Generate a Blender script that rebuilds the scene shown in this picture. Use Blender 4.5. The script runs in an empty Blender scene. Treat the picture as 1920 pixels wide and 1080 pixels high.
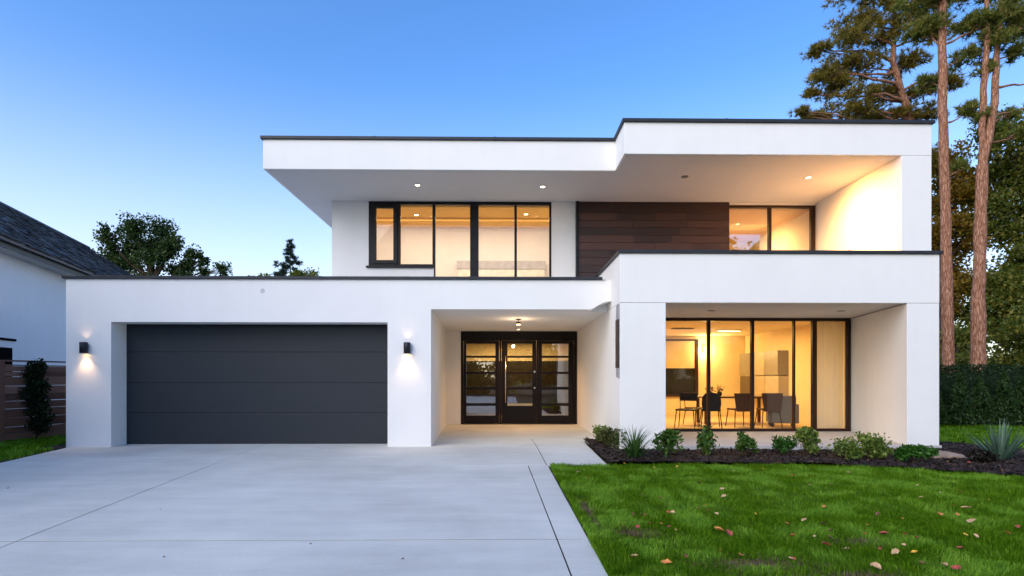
import bpy, bmesh, math, random
import numpy as np
from mathutils import Vector, Matrix, noise as mnoise
R = math.radians
random.seed(7); RNG = np.random.default_rng(11)
scene = bpy.context.scene
COL = scene.collection

# ------------------------------------------------------------------ helpers
def link(o, parent=None):
    COL.objects.link(o)
    if parent: o.parent = parent
    return o
def tag(o, label=None, cat=None, group=None, kind=None):
    if label: o['label'] = label
    if cat: o['category'] = cat
    if group: o['group'] = group
    if kind: o['kind'] = kind
    return o
def empty(name, loc=(0,0,0), rz=0, label=None, cat=None, group=None):
    o = bpy.data.objects.new(name, None); o.location = loc; o.rotation_euler = (0,0,rz)
    o.empty_display_size = .2
    link(o); return tag(o, label, cat, group)
class MB:
    """collects prisms, boxes and tubes; build() links them as one mesh object"""
    def __init__(s): s.v=[]; s.f=[]; s.sm=[]
    def add(s, vs, fs, smooth=False):
        n=len(s.v); s.v += [tuple(v) for v in vs]
        for f in fs: s.f.append([i+n for i in f]); s.sm.append(smooth)
        return s
    def box(s, x0,x1,y0,y1,z0,z1):
        return s.add([(x0,y0,z0),(x1,y0,z0),(x1,y1,z0),(x0,y1,z0),(x0,y0,z1),(x1,y0,z1),(x1,y1,z1),(x0,y1,z1)],
          [(0,3,2,1),(4,5,6,7),(0,1,5,4),(1,2,6,5),(2,3,7,6),(3,0,4,7)])
    def plan(s, poly, z0, z1):
        """vertical prism from a plan polygon, counter-clockwise"""
        n=len(poly)
        return s.add([(x,y,z0) for x,y in poly]+[(x,y,z1) for x,y in poly],
          [list(range(n))[::-1], list(range(n,2*n))]+[(i,(i+1)%n,(i+1)%n+n,i+n) for i in range(n)])
    def front(s, poly, y0, y1):
        """prism from an elevation polygon (x,z), counter-clockwise seen from the front"""
        n=len(poly)
        return s.add([(x,y0,z) for x,z in poly]+[(x,y1,z) for x,z in poly],
          [list(range(n)), list(range(n,2*n))[::-1]]+[((i+1)%n,i,i+n,(i+1)%n+n) for i in range(n)])
    def tube(s, pts, rad, k=8, cap=True):
        pts=[Vector(p) for p in pts]; n=len(pts)
        if not hasattr(rad,'__len__'): rad=[rad]*n
        vs=[]; ref=Vector((.31,.77,.55))
        for i,p in enumerate(pts):
            d=(pts[min(i+1,n-1)]-pts[max(i-1,0)]).normalized()
            a=d.cross(ref)
            if a.length<.05: a=d.cross(Vector((1,0,0)))
            a.normalize(); b=d.cross(a)
            for j in range(k):
                t=2*math.pi*j/k; vs.append(p+(a*math.cos(t)+b*math.sin(t))*rad[i])
        fs=[(i*k+j,i*k+(j+1)%k,(i+1)*k+(j+1)%k,(i+1)*k+j) for i in range(n-1) for j in range(k)]
        s.add(vs,fs,True)
        if cap: s.f += [[len(s.v)-n*k+j for j in range(k)][::-1],[len(s.v)-k+j for j in range(k)]]; s.sm += [False,False]
        return s
    def lathe(s, c, prof, k=20):
        vs=[]; n=len(prof)
        for r,z in prof:
            for j in range(k):
                t=2*math.pi*j/k; vs.append((c[0]+r*math.cos(t),c[1]+r*math.sin(t),c[2]+z))
        s.add(vs,[(i*k+j,i*k+(j+1)%k,(i+1)*k+(j+1)%k,(i+1)*k+j) for i in range(n-1) for j in range(k)],True)
        return s
    def build(s, name, mat, parent=None, bevel=0, tri=True):
        me=bpy.data.meshes.new(name); me.from_pydata(s.v,[],s.f); me.update()
        me.polygons.foreach_set('use_smooth', s.sm)
        bm=bmesh.new(); bm.from_mesh(me)
        bmesh.ops.recalc_face_normals(bm, faces=bm.faces)
        big=[f for f in bm.faces if len(f.verts)>4]
        if big and tri and not bevel: bmesh.ops.triangulate(bm, faces=big)
        bm.to_mesh(me); bm.free()
        if mat: me.materials.append(mat)
        o=bpy.data.objects.new(name,me); link(o,parent)
        if bevel:
            m=o.modifiers.new('bevel','BEVEL'); m.width=bevel; m.segments=2; m.limit_method='ANGLE'; m.angle_limit=R(40)
        return o
def np_mesh(name, V, F, mat, parent=None, smooth=False):
    """mesh from vertex array (n,3) and one face array (m,k)"""
    V=np.asarray(V,dtype=np.float32); F=np.asarray(F,dtype=np.int32); m,k=F.shape
    me=bpy.data.meshes.new(name); me.vertices.add(len(V)); me.vertices.foreach_set('co',V.ravel())
    me.loops.add(m*k); me.loops.foreach_set('vertex_index',F.ravel())
    me.polygons.add(m); me.polygons.foreach_set('loop_start',np.arange(0,m*k,k,dtype=np.int32))
    me.update(calc_edges=True); me.validate()
    if smooth: me.polygons.foreach_set('use_smooth',np.ones(m,dtype=bool))
    me.materials.append(mat)
    o=bpy.data.objects.new(name,me); return link(o,parent)
def inpoly(x,y,poly):
    c=np.zeros(x.shape,bool); n=len(poly)
    for i in range(n):
        x0,y0=poly[i]; x1,y1=poly[(i+1)%n]
        if y0==y1: continue
        c ^= ((y0>y)!=(y1>y)) & (x < (x1-x0)*(y-y0)/(y1-y0)+x0)
    return c
def vnoise(x,y,s,seed=0):
    """cheap smooth value noise on arrays"""
    g=np.random.default_rng(seed).random((64,64)); u=(x*s)%63; v=(y*s)%63
    i=u.astype(int); j=v.astype(int); f=u-i; h=v-j; f=f*f*(3-2*f); h=h*h*(3-2*h)
    return g[i,j]*(1-f)*(1-h)+g[(i+1)%64,j]*f*(1-h)+g[i,(j+1)%64]*(1-f)*h+g[(i+1)%64,(j+1)%64]*f*h
def unit(a): return a/np.maximum(np.linalg.norm(a,axis=-1,keepdims=True),1e-6)

# ------------------------------------------------------------------ materials
def newmat(name):
    m=bpy.data.materials.new(name); m.use_nodes=True; nt=m.node_tree
    return m,nt,nt.nodes['Principled BSDF'],nt.nodes['Material Output']
def N(nt,t,**k):
    n=nt.nodes.new(t)
    for a,b in k.items():
        if a in n.inputs: n.inputs[a].default_value=b
        else: setattr(n,a,b)
    return n
def ramp(nt,fac,stops):
    r=nt.nodes.new('ShaderNodeValToRGB'); e=r.color_ramp.elements
    while len(e)<len(stops): e.new(.5)
    for i,(p,c) in enumerate(stops): e[i].position=p; e[i].color=(*c,1)
    nt.links.new(fac,r.inputs['Fac']); return r.outputs['Color']
def plain(name,c,rough=.6,metal=0,vary=.12,scale=8,bump=0,bscale=60,spec=.22,detail=5):
    m,nt,b,o=newmat(name)
    tc=N(nt,'ShaderNodeTexCoord'); nz=N(nt,'ShaderNodeTexNoise',Scale=scale,Detail=detail)
    nt.links.new(tc.outputs['Object'],nz.inputs['Vector'])
    lo=tuple(max(0,x*(1-vary)) for x in c); hi=tuple(min(1,x*(1+vary)) for x in c)
    nt.links.new(ramp(nt,nz.outputs['Fac'],[(.3,lo),(.7,hi)]),b.inputs['Base Color'])
    b.inputs['Roughness'].default_value=rough; b.inputs['Metallic'].default_value=metal
    b.inputs['Specular IOR Level'].default_value=spec
    if bump:
        n2=N(nt,'ShaderNodeTexNoise',Scale=bscale,Detail=4); bp=N(nt,'ShaderNodeBump',Strength=bump,Distance=.01)
        nt.links.new(tc.outputs['Object'],n2.inputs['Vector']); nt.links.new(n2.outputs['Fac'],bp.inputs['Height'])
        nt.links.new(bp.outputs['Normal'],b.inputs['Normal'])
    return m
def foliage(name,stops,trans=.35,rough=.5):
    m,nt,b,o=newmat(name); nt.nodes.remove(b)
    ge=N(nt,'ShaderNodeNewGeometry'); tc=N(nt,'ShaderNodeTexCoord'); nz=N(nt,'ShaderNodeTexNoise',Scale=1.6,Detail=3)
    nt.links.new(tc.outputs['Object'],nz.inputs['Vector'])
    mx=N(nt,'ShaderNodeMath',operation='MULTIPLY_ADD'); mx.inputs[1].default_value=.55
    ad=N(nt,'ShaderNodeMath',operation='MULTIPLY'); ad.inputs[1].default_value=.45
    nt.links.new(ge.outputs['Random Per Island'],mx.inputs[0]); nt.links.new(nz.outputs['Fac'],ad.inputs[0]); nt.links.new(ad.outputs[0],mx.inputs[2])
    c=ramp(nt,mx.outputs[0],stops)
    d=N(nt,'ShaderNodeBsdfDiffuse'); t=N(nt,'ShaderNodeBsdfTranslucent'); g=N(nt,'ShaderNodeBsdfGlossy',Roughness=rough)
    g.inputs['Color'].default_value=(.5,.5,.5,1)
    hs=N(nt,'ShaderNodeHueSaturation',Saturation=1.15,Value=1.5); nt.links.new(c,hs.inputs['Color'])
    nt.links.new(c,d.inputs['Color']); nt.links.new(hs.outputs['Color'],t.inputs['Color'])
    m1=N(nt,'ShaderNodeMixShader',Fac=trans); m2=N(nt,'ShaderNodeMixShader',Fac=.03)
    nt.links.new(d.outputs[0],m1.inputs[1]); nt.links.new(t.outputs[0],m1.inputs[2])
    nt.links.new(m1.outputs[0],m2.inputs[1]); nt.links.new(g.outputs[0],m2.inputs[2]); nt.links.new(m2.outputs[0],o.inputs['Surface'])
    return m
def emit(name,c,s):
    m,nt,b,o=newmat(name); nt.nodes.remove(b)
    e=N(nt,'ShaderNodeEmission',Strength=s); e.inputs['Color'].default_value=(*c,1); nt.links.new(e.outputs[0],o.inputs['Surface']); return m
def glass(name,k=2.0,add=.02,tint=(.95,.97,.96),wave=.0):
    m,nt,b,o=newmat(name); nt.nodes.remove(b)
    fr=N(nt,'ShaderNodeFresnel',IOR=1.45); ma=N(nt,'ShaderNodeMath',operation='MULTIPLY_ADD',use_clamp=True)
    ma.inputs[1].default_value=k; ma.inputs[2].default_value=add
    nt.links.new(fr.outputs[0],ma.inputs[0])
    t=N(nt,'ShaderNodeBsdfTransparent'); t.inputs['Color'].default_value=(*tint,1)
    g=N(nt,'ShaderNodeBsdfGlossy',Roughness=0.0); g.inputs['Color'].default_value=(1,1,1,1)
    if wave:
        tc=N(nt,'ShaderNodeTexCoord'); nz=N(nt,'ShaderNodeTexNoise',Scale=1.3,Detail=1); bp=N(nt,'ShaderNodeBump',Strength=wave,Distance=.02)
        nt.links.new(tc.outputs['Object'],nz.inputs['Vector']); nt.links.new(nz.outputs['Fac'],bp.inputs['Height']); nt.links.new(bp.outputs['Normal'],g.inputs['Normal'])
    mx=N(nt,'ShaderNodeMixShader'); nt.links.new(ma.outputs[0],mx.inputs[0]); nt.links.new(t.outputs[0],mx.inputs[1]); nt.links.new(g.outputs[0],mx.inputs[2])
    nt.links.new(mx.outputs[0],o.inputs['Surface']); return m

M={}
def stucco(name,c=(.81,.80,.775)):
    m,nt,b,o=newmat(name); tc=N(nt,'ShaderNodeTexCoord')
    a=N(nt,'ShaderNodeTexNoise',Scale=.9,Detail=6,Roughness=.65); nt.links.new(tc.outputs['Object'],a.inputs['Vector'])
    base=ramp(nt,a.outputs['Fac'],[(.25,tuple(x*.955 for x in c)),(.6,c),(.85,tuple(min(.86,x*1.02) for x in c))])
    mp=N(nt,'ShaderNodeMapping'); mp.inputs['Scale'].default_value=(5,5,.35); nt.links.new(tc.outputs['Object'],mp.inputs['Vector'])
    st=N(nt,'ShaderNodeTexNoise',Scale=1,Detail=5); nt.links.new(mp.outputs[0],st.inputs['Vector'])
    mix=N(nt,'ShaderNodeMixRGB',blend_type='MULTIPLY'); mix.inputs['Fac'].default_value=1
    nt.links.new(base,mix.inputs[1]); nt.links.new(ramp(nt,st.outputs['Fac'],[(.3,(.985,.983,.98)),(.55,(1,1,1))]),mix.inputs[2])
    nt.links.new(mix.outputs[0],b.inputs['Base Color']); b.inputs['Roughness'].default_value=.9; b.inputs['Specular IOR Level'].default_value=.2
    n2=N(nt,'ShaderNodeTexNoise',Scale=90,Detail=4); bp=N(nt,'ShaderNodeBump',Strength=.22,Distance=.004)
    n3=N(nt,'ShaderNodeTexNoise',Scale=2.2,Detail=2); bp2=N(nt,'ShaderNodeBump',Strength=.12,Distance=.03)
    nt.links.new(tc.outputs['Object'],n2.inputs['Vector']); nt.links.new(tc.outputs['Object'],n3.inputs['Vector'])
    nt.links.new(n3.outputs['Fac'],bp2.inputs['Height']); nt.links.new(n2.outputs['Fac'],bp.inputs['Height'])
    nt.links.new(bp2.outputs['Normal'],bp.inputs['Normal']); nt.links.new(bp.outputs['Normal'],b.inputs['Normal'])
    return m
M['stucco']=stucco('white_stucco')
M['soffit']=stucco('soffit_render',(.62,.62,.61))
M['nstucco']=stucco('neighbour_stucco',(.80,.82,.84))
M['coping']=plain('dark_coping',(.035,.038,.045),.45,.3)
M['frame']=plain('dark_frame',(.012,.012,.014),.4,.2)
M['frame_brown']=plain('bronze_frame',(.035,.018,.012),.4,.2)
M['gdoor']=plain('garage_door_paint',(.028,.033,.039),.5,0,.08,30,.08,220)
M['black']=plain('black_gap',(.006,.006,.007),.8)
M['doorwood']=plain('dark_door_wood',(.007,.0045,.004),.4,0,.25,14,.05,80)
M['steel']=plain('brushed_steel',(.75,.73,.68),.25,1)
M['lamp']=plain('lamp_body',(.03,.032,.04),.4,.5)
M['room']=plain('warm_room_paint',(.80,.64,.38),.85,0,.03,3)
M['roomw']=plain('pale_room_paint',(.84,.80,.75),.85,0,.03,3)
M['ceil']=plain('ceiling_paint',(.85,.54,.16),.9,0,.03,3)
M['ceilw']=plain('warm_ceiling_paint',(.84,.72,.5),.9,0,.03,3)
M['roomfloor']=plain('pale_floor',(.62,.46,.27),.3,0,.1,4)
M['halldark']=plain('hall_dark_lining',(.03,.018,.012),.5,0,.2,6)
M['blind']=plain('linen_blind',(.62,.5,.3),.85,0,.06,40)
M['curtain']=plain('beige_curtain',(.55,.44,.28),.9,0,.05,20)
M['drape']=foliage('translucent_drape',[(.2,(.60,.58,.50)),(.8,(.64,.62,.54))],.35)
M['cab']=plain('grey_cabinet',(.24,.21,.16),.4,0,.05,4)
M['cab2']=plain('pale_cabinet',(.42,.36,.26),.4,0,.05,4)
M['cab3']=plain('dark_cabinet',(.12,.095,.06),.35,0,.05,4)
M['chair_br']=plain('brown_chair',(.07,.032,.018),.55,0,.15,20)
M['chair_bk']=plain('black_chair',(.015,.013,.012),.5)
M['chair_gr']=plain('grey_armchair',(.16,.15,.14),.8,0,.1,30)
M['chrome']=plain('thin_metal',(.10,.08,.06),.35,.8)
M['table']=plain('table_wood',(.10,.05,.028),.35,0,.2,10)
M['pane']=glass('window_glass',.6,.0)
M['pane_up']=glass('upper_window_glass',1.0,.0,wave=.03)
M['pane_side']=glass('terrace_window_glass',4.5,.05,wave=.02)
M['pane_door']=glass('door_glass',3.2,.10,(.7,.72,.7),.08)
M['down']=emit('downlight_glow',(1,.75,.42),5)
M['downoff']=plain('unlit_fitting',(.25,.24,.23),.5)
M['lens']=emit('lamp_lens_glow',(1,.62,.28),7)
M['tube']=emit('ceiling_light_glow',(1,.72,.36),4)
M['gback']=plain('grey_backing',(.33,.33,.35),.6)
M['soil']=plain('dark_soil',(.045,.034,.024),.95,0,.4,9,.5,40)
M['bark_pine']=None
def concrete():
    m,nt,b,o=newmat('broom_concrete'); tc=N(nt,'ShaderNodeTexCoord')
    big=N(nt,'ShaderNodeTexNoise',Scale=.55,Detail=8,Roughness=.62); nt.links.new(tc.outputs['Object'],big.inputs['Vector'])
    fine=N(nt,'ShaderNodeTexNoise',Scale=120,Detail=3); nt.links.new(tc.outputs['Object'],fine.inputs['Vector'])
    mp=N(nt,'ShaderNodeMapping'); mp.inputs['Scale'].default_value=(.5,3.2,1); nt.links.new(tc.outputs['Object'],mp.inputs['Vector'])
    br=N(nt,'ShaderNodeTexNoise',Scale=1.4,Detail=7,Roughness=.7); nt.links.new(mp.outputs[0],br.inputs['Vector'])
    c1=ramp(nt,big.outputs['Fac'],[(.28,(.485,.49,.45)),(.5,(.595,.605,.56)),(.72,(.685,.695,.645))])
    c2=ramp(nt,fine.outputs['Fac'],[(.3,(.74,.74,.74)),(.5,(1,1,1)),(.7,(1.0,1.0,1.0))])
    c3=ramp(nt,br.outputs['Fac'],[(.3,(.88,.88,.89)),(.6,(1,1,1))])
    x=N(nt,'ShaderNodeMixRGB',blend_type='MULTIPLY'); x.inputs['Fac'].default_value=1
    y=N(nt,'ShaderNodeMixRGB',blend_type='MULTIPLY'); y.inputs['Fac'].default_value=1
    nt.links.new(c1,x.inputs[1]); nt.links.new(c2,x.inputs[2]); nt.links.new(x.outputs[0],y.inputs[1]); nt.links.new(c3,y.inputs[2])
    nt.links.new(y.outputs[0],b.inputs['Base Color']); b.inputs['Roughness'].default_value=.85; b.inputs['Specular IOR Level'].default_value=.3
    bp=N(nt,'ShaderNodeBump',Strength=.25,Distance=.004); nt.links.new(fine.outputs['Fac'],bp.inputs['Height']); nt.links.new(bp.outputs['Normal'],b.inputs['Normal'])
    return m
M['concrete']=concrete()
def planky(name,stops,sx=1.0,sz=14,rough=.55,bump=.25):
    m,nt,b,o=newmat(name); tc=N(nt,'ShaderNodeTexCoord'); ge=N(nt,'ShaderNodeNewGeometry')
    mp=N(nt,'ShaderNodeMapping'); mp.inputs['Scale'].default_value=(sx,sx,sz); nt.links.new(tc.outputs['Object'],mp.inputs['Vector'])
    nz=N(nt,'ShaderNodeTexNoise',Scale=2.5,Detail=7,Roughness=.65); nt.links.new(mp.outputs[0],nz.inputs['Vector'])
    a=N(nt,'ShaderNodeMath',operation='MULTIPLY'); a.inputs[1].default_value=.55; nt.links.new(ge.outputs['Random Per Island'],a.inputs[0])
    c=N(nt,'ShaderNodeMath',operation='MULTIPLY_ADD'); c.inputs[1].default_value=.55; nt.links.new(nz.outputs['Fac'],c.inputs[0]); nt.links.new(a.outputs[0],c.inputs[2])
    nt.links.new(ramp(nt,c.outputs[0],stops),b.inputs['Base Color']); b.inputs['Roughness'].default_value=rough
    bp=N(nt,'ShaderNodeBump',Strength=bump,Distance=.005); nt.links.new(nz.outputs['Fac'],bp.inputs['Height']); nt.links.new(bp.outputs['Normal'],b.inputs['Normal'])
    return m
M['clad']=planky('reddish_wood_cladding',[(.2,(.016,.006,.005)),(.5,(.036,.013,.010)),(.8,(.068,.026,.018))])
M['fence']=planky('weathered_fence_wood',[(.2,(.075,.032,.020)),(.5,(.165,.078,.050)),(.85,(.27,.15,.105))])
M['shingle']=planky('slate_shingle',[(.2,(.014,.018,.026)),(.5,(.042,.050,.066)),(.85,(.13,.145,.17))],3,3,.6,.3)
def bark(name,stops,sc=(7,7,1.6)):
    m,nt,b,o=newmat(name); tc=N(nt,'ShaderNodeTexCoord'); mp=N(nt,'ShaderNodeMapping'); mp.inputs['Scale'].default_value=sc
    nt.links.new(tc.outputs['Object'],mp.inputs['Vector']); dn=N(nt,'ShaderNodeTexNoise',Scale=1.2,Detail=4); nt.links.new(mp.outputs[0],dn.inputs['Vector'])
    vm=N(nt,'ShaderNodeMixRGB',blend_type='ADD'); vm.inputs[0].default_value=.9; nt.links.new(mp.outputs[0],vm.inputs[1]); nt.links.new(dn.outputs['Color'],vm.inputs[2])
    v=N(nt,'ShaderNodeTexVoronoi',Scale=1.5,feature='DISTANCE_TO_EDGE'); nz=N(nt,'ShaderNodeTexNoise',Scale=2.2,Detail=8,Roughness=.7)
    nt.links.new(vm.outputs[0],v.inputs['Vector']); nt.links.new(mp.outputs[0],nz.inputs['Vector'])
    e=N(nt,'ShaderNodeMapRange'); e.inputs[1].default_value=0; e.inputs[2].default_value=.22; nt.links.new(v.outputs['Distance'],e.inputs[0])
    s=N(nt,'ShaderNodeMath',operation='MULTIPLY_ADD'); s.inputs[1].default_value=.27; nt.links.new(e.outputs[0],s.inputs[0])
    h=N(nt,'ShaderNodeMath',operation='MULTIPLY'); h.inputs[1].default_value=.95; nt.links.new(nz.outputs['Fac'],h.inputs[0]); nt.links.new(h.outputs[0],s.inputs[2])
    nt.links.new(ramp(nt,s.outputs[0],stops),b.inputs['Base Color']); b.inputs['Roughness'].default_value=.9; b.inputs['Specular IOR Level'].default_value=.15
    bp=N(nt,'ShaderNodeBump',Strength=1.0,Distance=.05); nt.links.new(s.outputs[0],bp.inputs['Height']); nt.links.new(bp.outputs['Normal'],b.inputs['Normal'])
    return m
M['bark_pine']=bark('pine_bark',[(.25,(.045,.022,.016)),(.5,(.24,.105,.060)),(.75,(.46,.235,.145)),(.92,(.60,.38,.27))],(12,12,2.2))
M['bark']=bark('dark_bark',[(.25,(.025,.018,.013)),(.6,(.07,.05,.036))])
M['oak']=foliage('oak_leaves',[(.15,(.012,.03,.010)),(.5,(.030,.065,.016)),(.85,(.085,.12,.028))],.3)
M['pine_flare']=foliage('flare_tinted_pine_needles',[(.15,(.06,.075,.016)),(.5,(.18,.155,.032)),(.85,(.40,.27,.06))],.35)  # flare glow near the roof is put into this needle colour
M['spruce']=foliage('spruce_needles',[(.2,(.014,.032,.022)),(.8,(.045,.075,.045))],.15)
M['pine']=foliage('pine_needles',[(.15,(.05,.085,.018)),(.5,(.13,.165,.034)),(.85,(.32,.26,.06))],.3)
M['glowleaf']=foliage('glow_tinted_leaves',[(.15,(.07,.075,.012)),(.45,(.23,.16,.022)),(.75,(.45,.26,.04)),(.95,(.62,.28,.04))],.5)  # warm light on the tree is painted into the leaf colour
M['yleaf']=foliage('yellowing_leaves',[(.15,(.04,.075,.014)),(.5,(.12,.15,.026)),(.8,(.29,.25,.045)),(.97,(.5,.33,.05))],.45)
M['hedge']=foliage('hedge_leaves',[(.15,(.006,.016,.006)),(.5,(.014,.034,.010)),(.9,(.034,.068,.018))],.2)
M['arbor']=foliage('arborvitae_leaves',[(.15,(.010,.028,.008)),(.5,(.028,.065,.016)),(.9,(.07,.125,.03))],.2)
M['vine']=foliage('vine_leaves',[(.15,(.006,.014,.005)),(.5,(.014,.03,.010)),(.9,(.03,.055,.015))],.2)
M['shrub']=foliage('shrub_leaves',[(.1,(.014,.042,.008)),(.5,(.055,.125,.018)),(.9,(.17,.27,.05))],.3)
M['shrub2']=foliage('pale_shrub_leaves',[(.1,(.04,.08,.014)),(.5,(.13,.20,.035)),(.9,(.32,.38,.09))],.35)
M['shrub3']=foliage('bright_shrub_leaves',[(.1,(.014,.05,.008)),(.5,(.035,.12,.014)),(.9,(.08,.22,.03))],.3)
M['bronze']=foliage('bronze_shrub_leaves',[(.1,(.03,.05,.014)),(.5,(.085,.10,.03)),(.9,(.19,.17,.07))],.3)
M['blade']=foliage('spiky_plant_blades',[(.1,(.014,.045,.012)),(.5,(.045,.11,.025)),(.9,(.13,.22,.06))],.3)
M['yucca']=foliage('yucca_blades',[(.1,(.05,.095,.065)),(.5,(.11,.19,.13)),(.9,(.21,.31,.22))],.2)
M['deadleaf']=foliage('withered_leaves',[(.1,(.006,.006,.005)),(.9,(.02,.018,.012))],.1)
def grassmat():
    m=foliage('grass_blades',[(.12,(.014,.050,.004)),(.4,(.082,.195,.010)),(.66,(.185,.36,.024)),(.84,(.36,.46,.08)),(.97,(.48,.40,.17))],.3)
    nt=m.node_tree; [n for n in nt.nodes if n.type=='MIX_SHADER'][1].inputs[0].default_value=.015; nz=[n for n in nt.nodes if n.type=='TEX_NOISE'][0]; nz.inputs['Scale'].default_value=3.4; nz.inputs['Detail'].default_value=6; nz.inputs['Roughness'].default_value=.7
    for n in nt.nodes:
        if n.type=='MATH' and n.operation=='MULTIPLY_ADD': n.inputs[1].default_value=.42
        elif n.type=='MATH': n.inputs[1].default_value=.60
    return m
M['grass']=grassmat()
M['turf']=plain('turf_soil',(.050,.042,.022),.95,0,.5,3,.4,50)
M['mulch']=plain('dark_mulch',(.020,.012,.010),.95,0,.5,18,.8,45)
M['chip']=planky('bark_chips',[(.1,(.008,.005,.004)),(.6,(.030,.018,.014)),(.97,(.10,.06,.04))],20,20,.9,.2)
M['rock']=plain('tan_flagstone',(.30,.22,.17),.85,0,.3,9,.7,25)

# ------------------------------------------------------------------ camera
TH=math.atan(15/1050)
cam=bpy.data.cameras.new('camera'); co=bpy.data.objects.new('camera',cam); link(co)
co.location=(0,0,1.35); co.rotation_euler=(R(90),0,-TH); cam.sensor_width=36; cam.lens=36*1050/1920
cam.shift_y=168/1920; cam.clip_end=3000; cam.clip_start=.05
scene.camera=co

# ------------------------------------------------------------------ sky and sun
SUN_AZ=219; SUN_EL=31          # degrees: clockwise from +Y (away from the camera), and above the horizon
w=bpy.data.worlds.new('World'); scene.world=w; w.use_nodes=True; nt=w.node_tree
bg=nt.nodes['Background']; sky=nt.nodes.new('ShaderNodeTexSky'); sky.sky_type='NISHITA'; sky.sun_disc=False
sky.sun_elevation=R(SUN_EL); sky.sun_rotation=R(SUN_AZ); sky.air_density=1.0; sky.dust_density=.9; sky.ozone_density=2.2
hs=nt.nodes.new('ShaderNodeHueSaturation'); hs.inputs['Saturation'].default_value=1.28; hs.inputs['Hue'].default_value=.508; nt.links.new(sky.outputs[0],hs.inputs['Color']); 
tcw=nt.nodes.new('ShaderNodeTexCoord'); sx=nt.nodes.new('ShaderNodeSeparateXYZ'); nt.links.new(tcw.outputs['Generated'],sx.inputs[0])
mr=nt.nodes.new('ShaderNodeMapRange'); mr.interpolation_type='SMOOTHSTEP'; mr.inputs[1].default_value=0; mr.inputs[2].default_value=.48; mr.inputs[3].default_value=.66; mr.inputs[4].default_value=0; nt.links.new(sx.outputs[2],mr.inputs[0])
mpw=nt.nodes.new('ShaderNodeMapping'); mpw.inputs['Scale'].default_value=(2.2,2.2,9); nt.links.new(tcw.outputs['Generated'],mpw.inputs[0])
cn=nt.nodes.new('ShaderNodeTexNoise'); cn.inputs['Scale'].default_value=1.5; cn.inputs['Detail'].default_value=7; cn.inputs['Roughness'].default_value=.6; nt.links.new(mpw.outputs[0],cn.inputs['Vector'])
cr_=nt.nodes.new('ShaderNodeMapRange'); cr_.interpolation_type='SMOOTHSTEP'; cr_.inputs[1].default_value=.46; cr_.inputs[2].default_value=.72; cr_.inputs[4].default_value=.9; nt.links.new(cn.outputs['Fac'],cr_.inputs[0])
cm=nt.nodes.new('ShaderNodeMath'); cm.operation='MULTIPLY'; nt.links.new(cr_.outputs[0],cm.inputs[0]); nt.links.new(mr.outputs[0],cm.inputs[1])
ca=nt.nodes.new('ShaderNodeMath'); ca.operation='MAXIMUM'; ca.use_clamp=True; nt.links.new(cm.outputs[0],ca.inputs[0]); 
cb=nt.nodes.new('ShaderNodeMath'); cb.operation='MULTIPLY'; cb.inputs[1].default_value=.85; nt.links.new(mr.outputs[0],cb.inputs[0]); nt.links.new(cb.outputs[0],ca.inputs[1])
mxw=nt.nodes.new('ShaderNodeMixRGB'); mxw.inputs[2].default_value=(3.95,3.75,3.8,1); nt.links.new(ca.outputs[0],mxw.inputs[0]); nt.links.new(hs.outputs[0],mxw.inputs[1]); nt.links.new(mxw.outputs[0],bg.inputs['Color']); bg.inputs['Strength'].default_value=.15
sl=bpy.data.lights.new('sun','SUN'); sl.energy=.9; sl.angle=R(60); sl.color=(1,.905,.79)
so=bpy.data.objects.new('sun',sl); link(so)
d=Vector((math.sin(R(SUN_AZ))*math.cos(R(SUN_EL)),math.cos(R(SUN_AZ))*math.cos(R(SUN_EL)),math.sin(R(SUN_EL))))
so.rotation_euler=d.to_track_quat('Z','Y').to_euler(); so.location=(-30,20,20)
scene.view_settings.view_transform='Standard'; scene.view_settings.look='None'; scene.view_settings.gamma=1
scene.view_settings.exposure=1.08

# ------------------------------------------------------------------ ground, driveway, beds
g=MB(); g.add([(-600,-600,-.06),(600,-600,-.06),(600,1200,-.06),(-600,1200,-.06)],[(0,1,2,3)])
tag(g.build('ground',M['turf']),kind='structure')
def lj(y): return -4.0-.1235*(y-4.5)
DL=lambda y: -7.95-.233*max(0,y-8.97)
g=.006
dv=MB()
def slab(poly): dv.plan(poly,-.055,0)
for (y0,y1) in ((-7,4.68),(4.68,8.6)):
    a,b=y0+.010,y1-.010
    slab([(-7.95,a),(lj(a)-g,a),(lj(b)-g,b),(-7.95,b)])
    jx=lambda y:.46-.0186*(y-3.8)
    slab([(lj(a)+g,a),(jx(a)-g,a),(jx(b)-g,b),(lj(b)+g,b)])
    slab([(jx(a)+g,a),(.71-.008*(a-3.8),a),(.71-.008*(b-3.8),b),(jx(b)+g,b)])
a,b=8.6+g*.6,11.2
slab([(-7.95,a),(lj(a)-g*.6,a),(lj(11.6)-g*.6,11.6),(-7.68,11.6),(-7.68,11.02),(-8.45,11.02),(-8.41,10.86),(-7.97,8.97)])
slab([(lj(a)+g*.6,a),(.66-g,a),(.64-g,b),(-1.43,b),(-1.44,11.1),(-2.28,11.1),(-2.28,11.6),(lj(11.6)+g*.6,11.6)])
slab([(.66+g,a),(1.6,a),(1.66,b),(.64+g,b)])
slab([(-1.50,b+.012),(.64-g,b+.012),(.6-g,12.4),(-1.55,12.4)])
slab([(.64+g,b+.012),(1.66,b+.012),(1.68,11.7),(2.14,11.9),(2.14,12.4),(.6+g,12.4)])
slab([(-1.75,12.412),(2.14,12.412),(2.14,16.6),(-1.75,16.6)])
tag(dv.build('driveway',M['concrete'],bevel=.0015),kind='structure')
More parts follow.
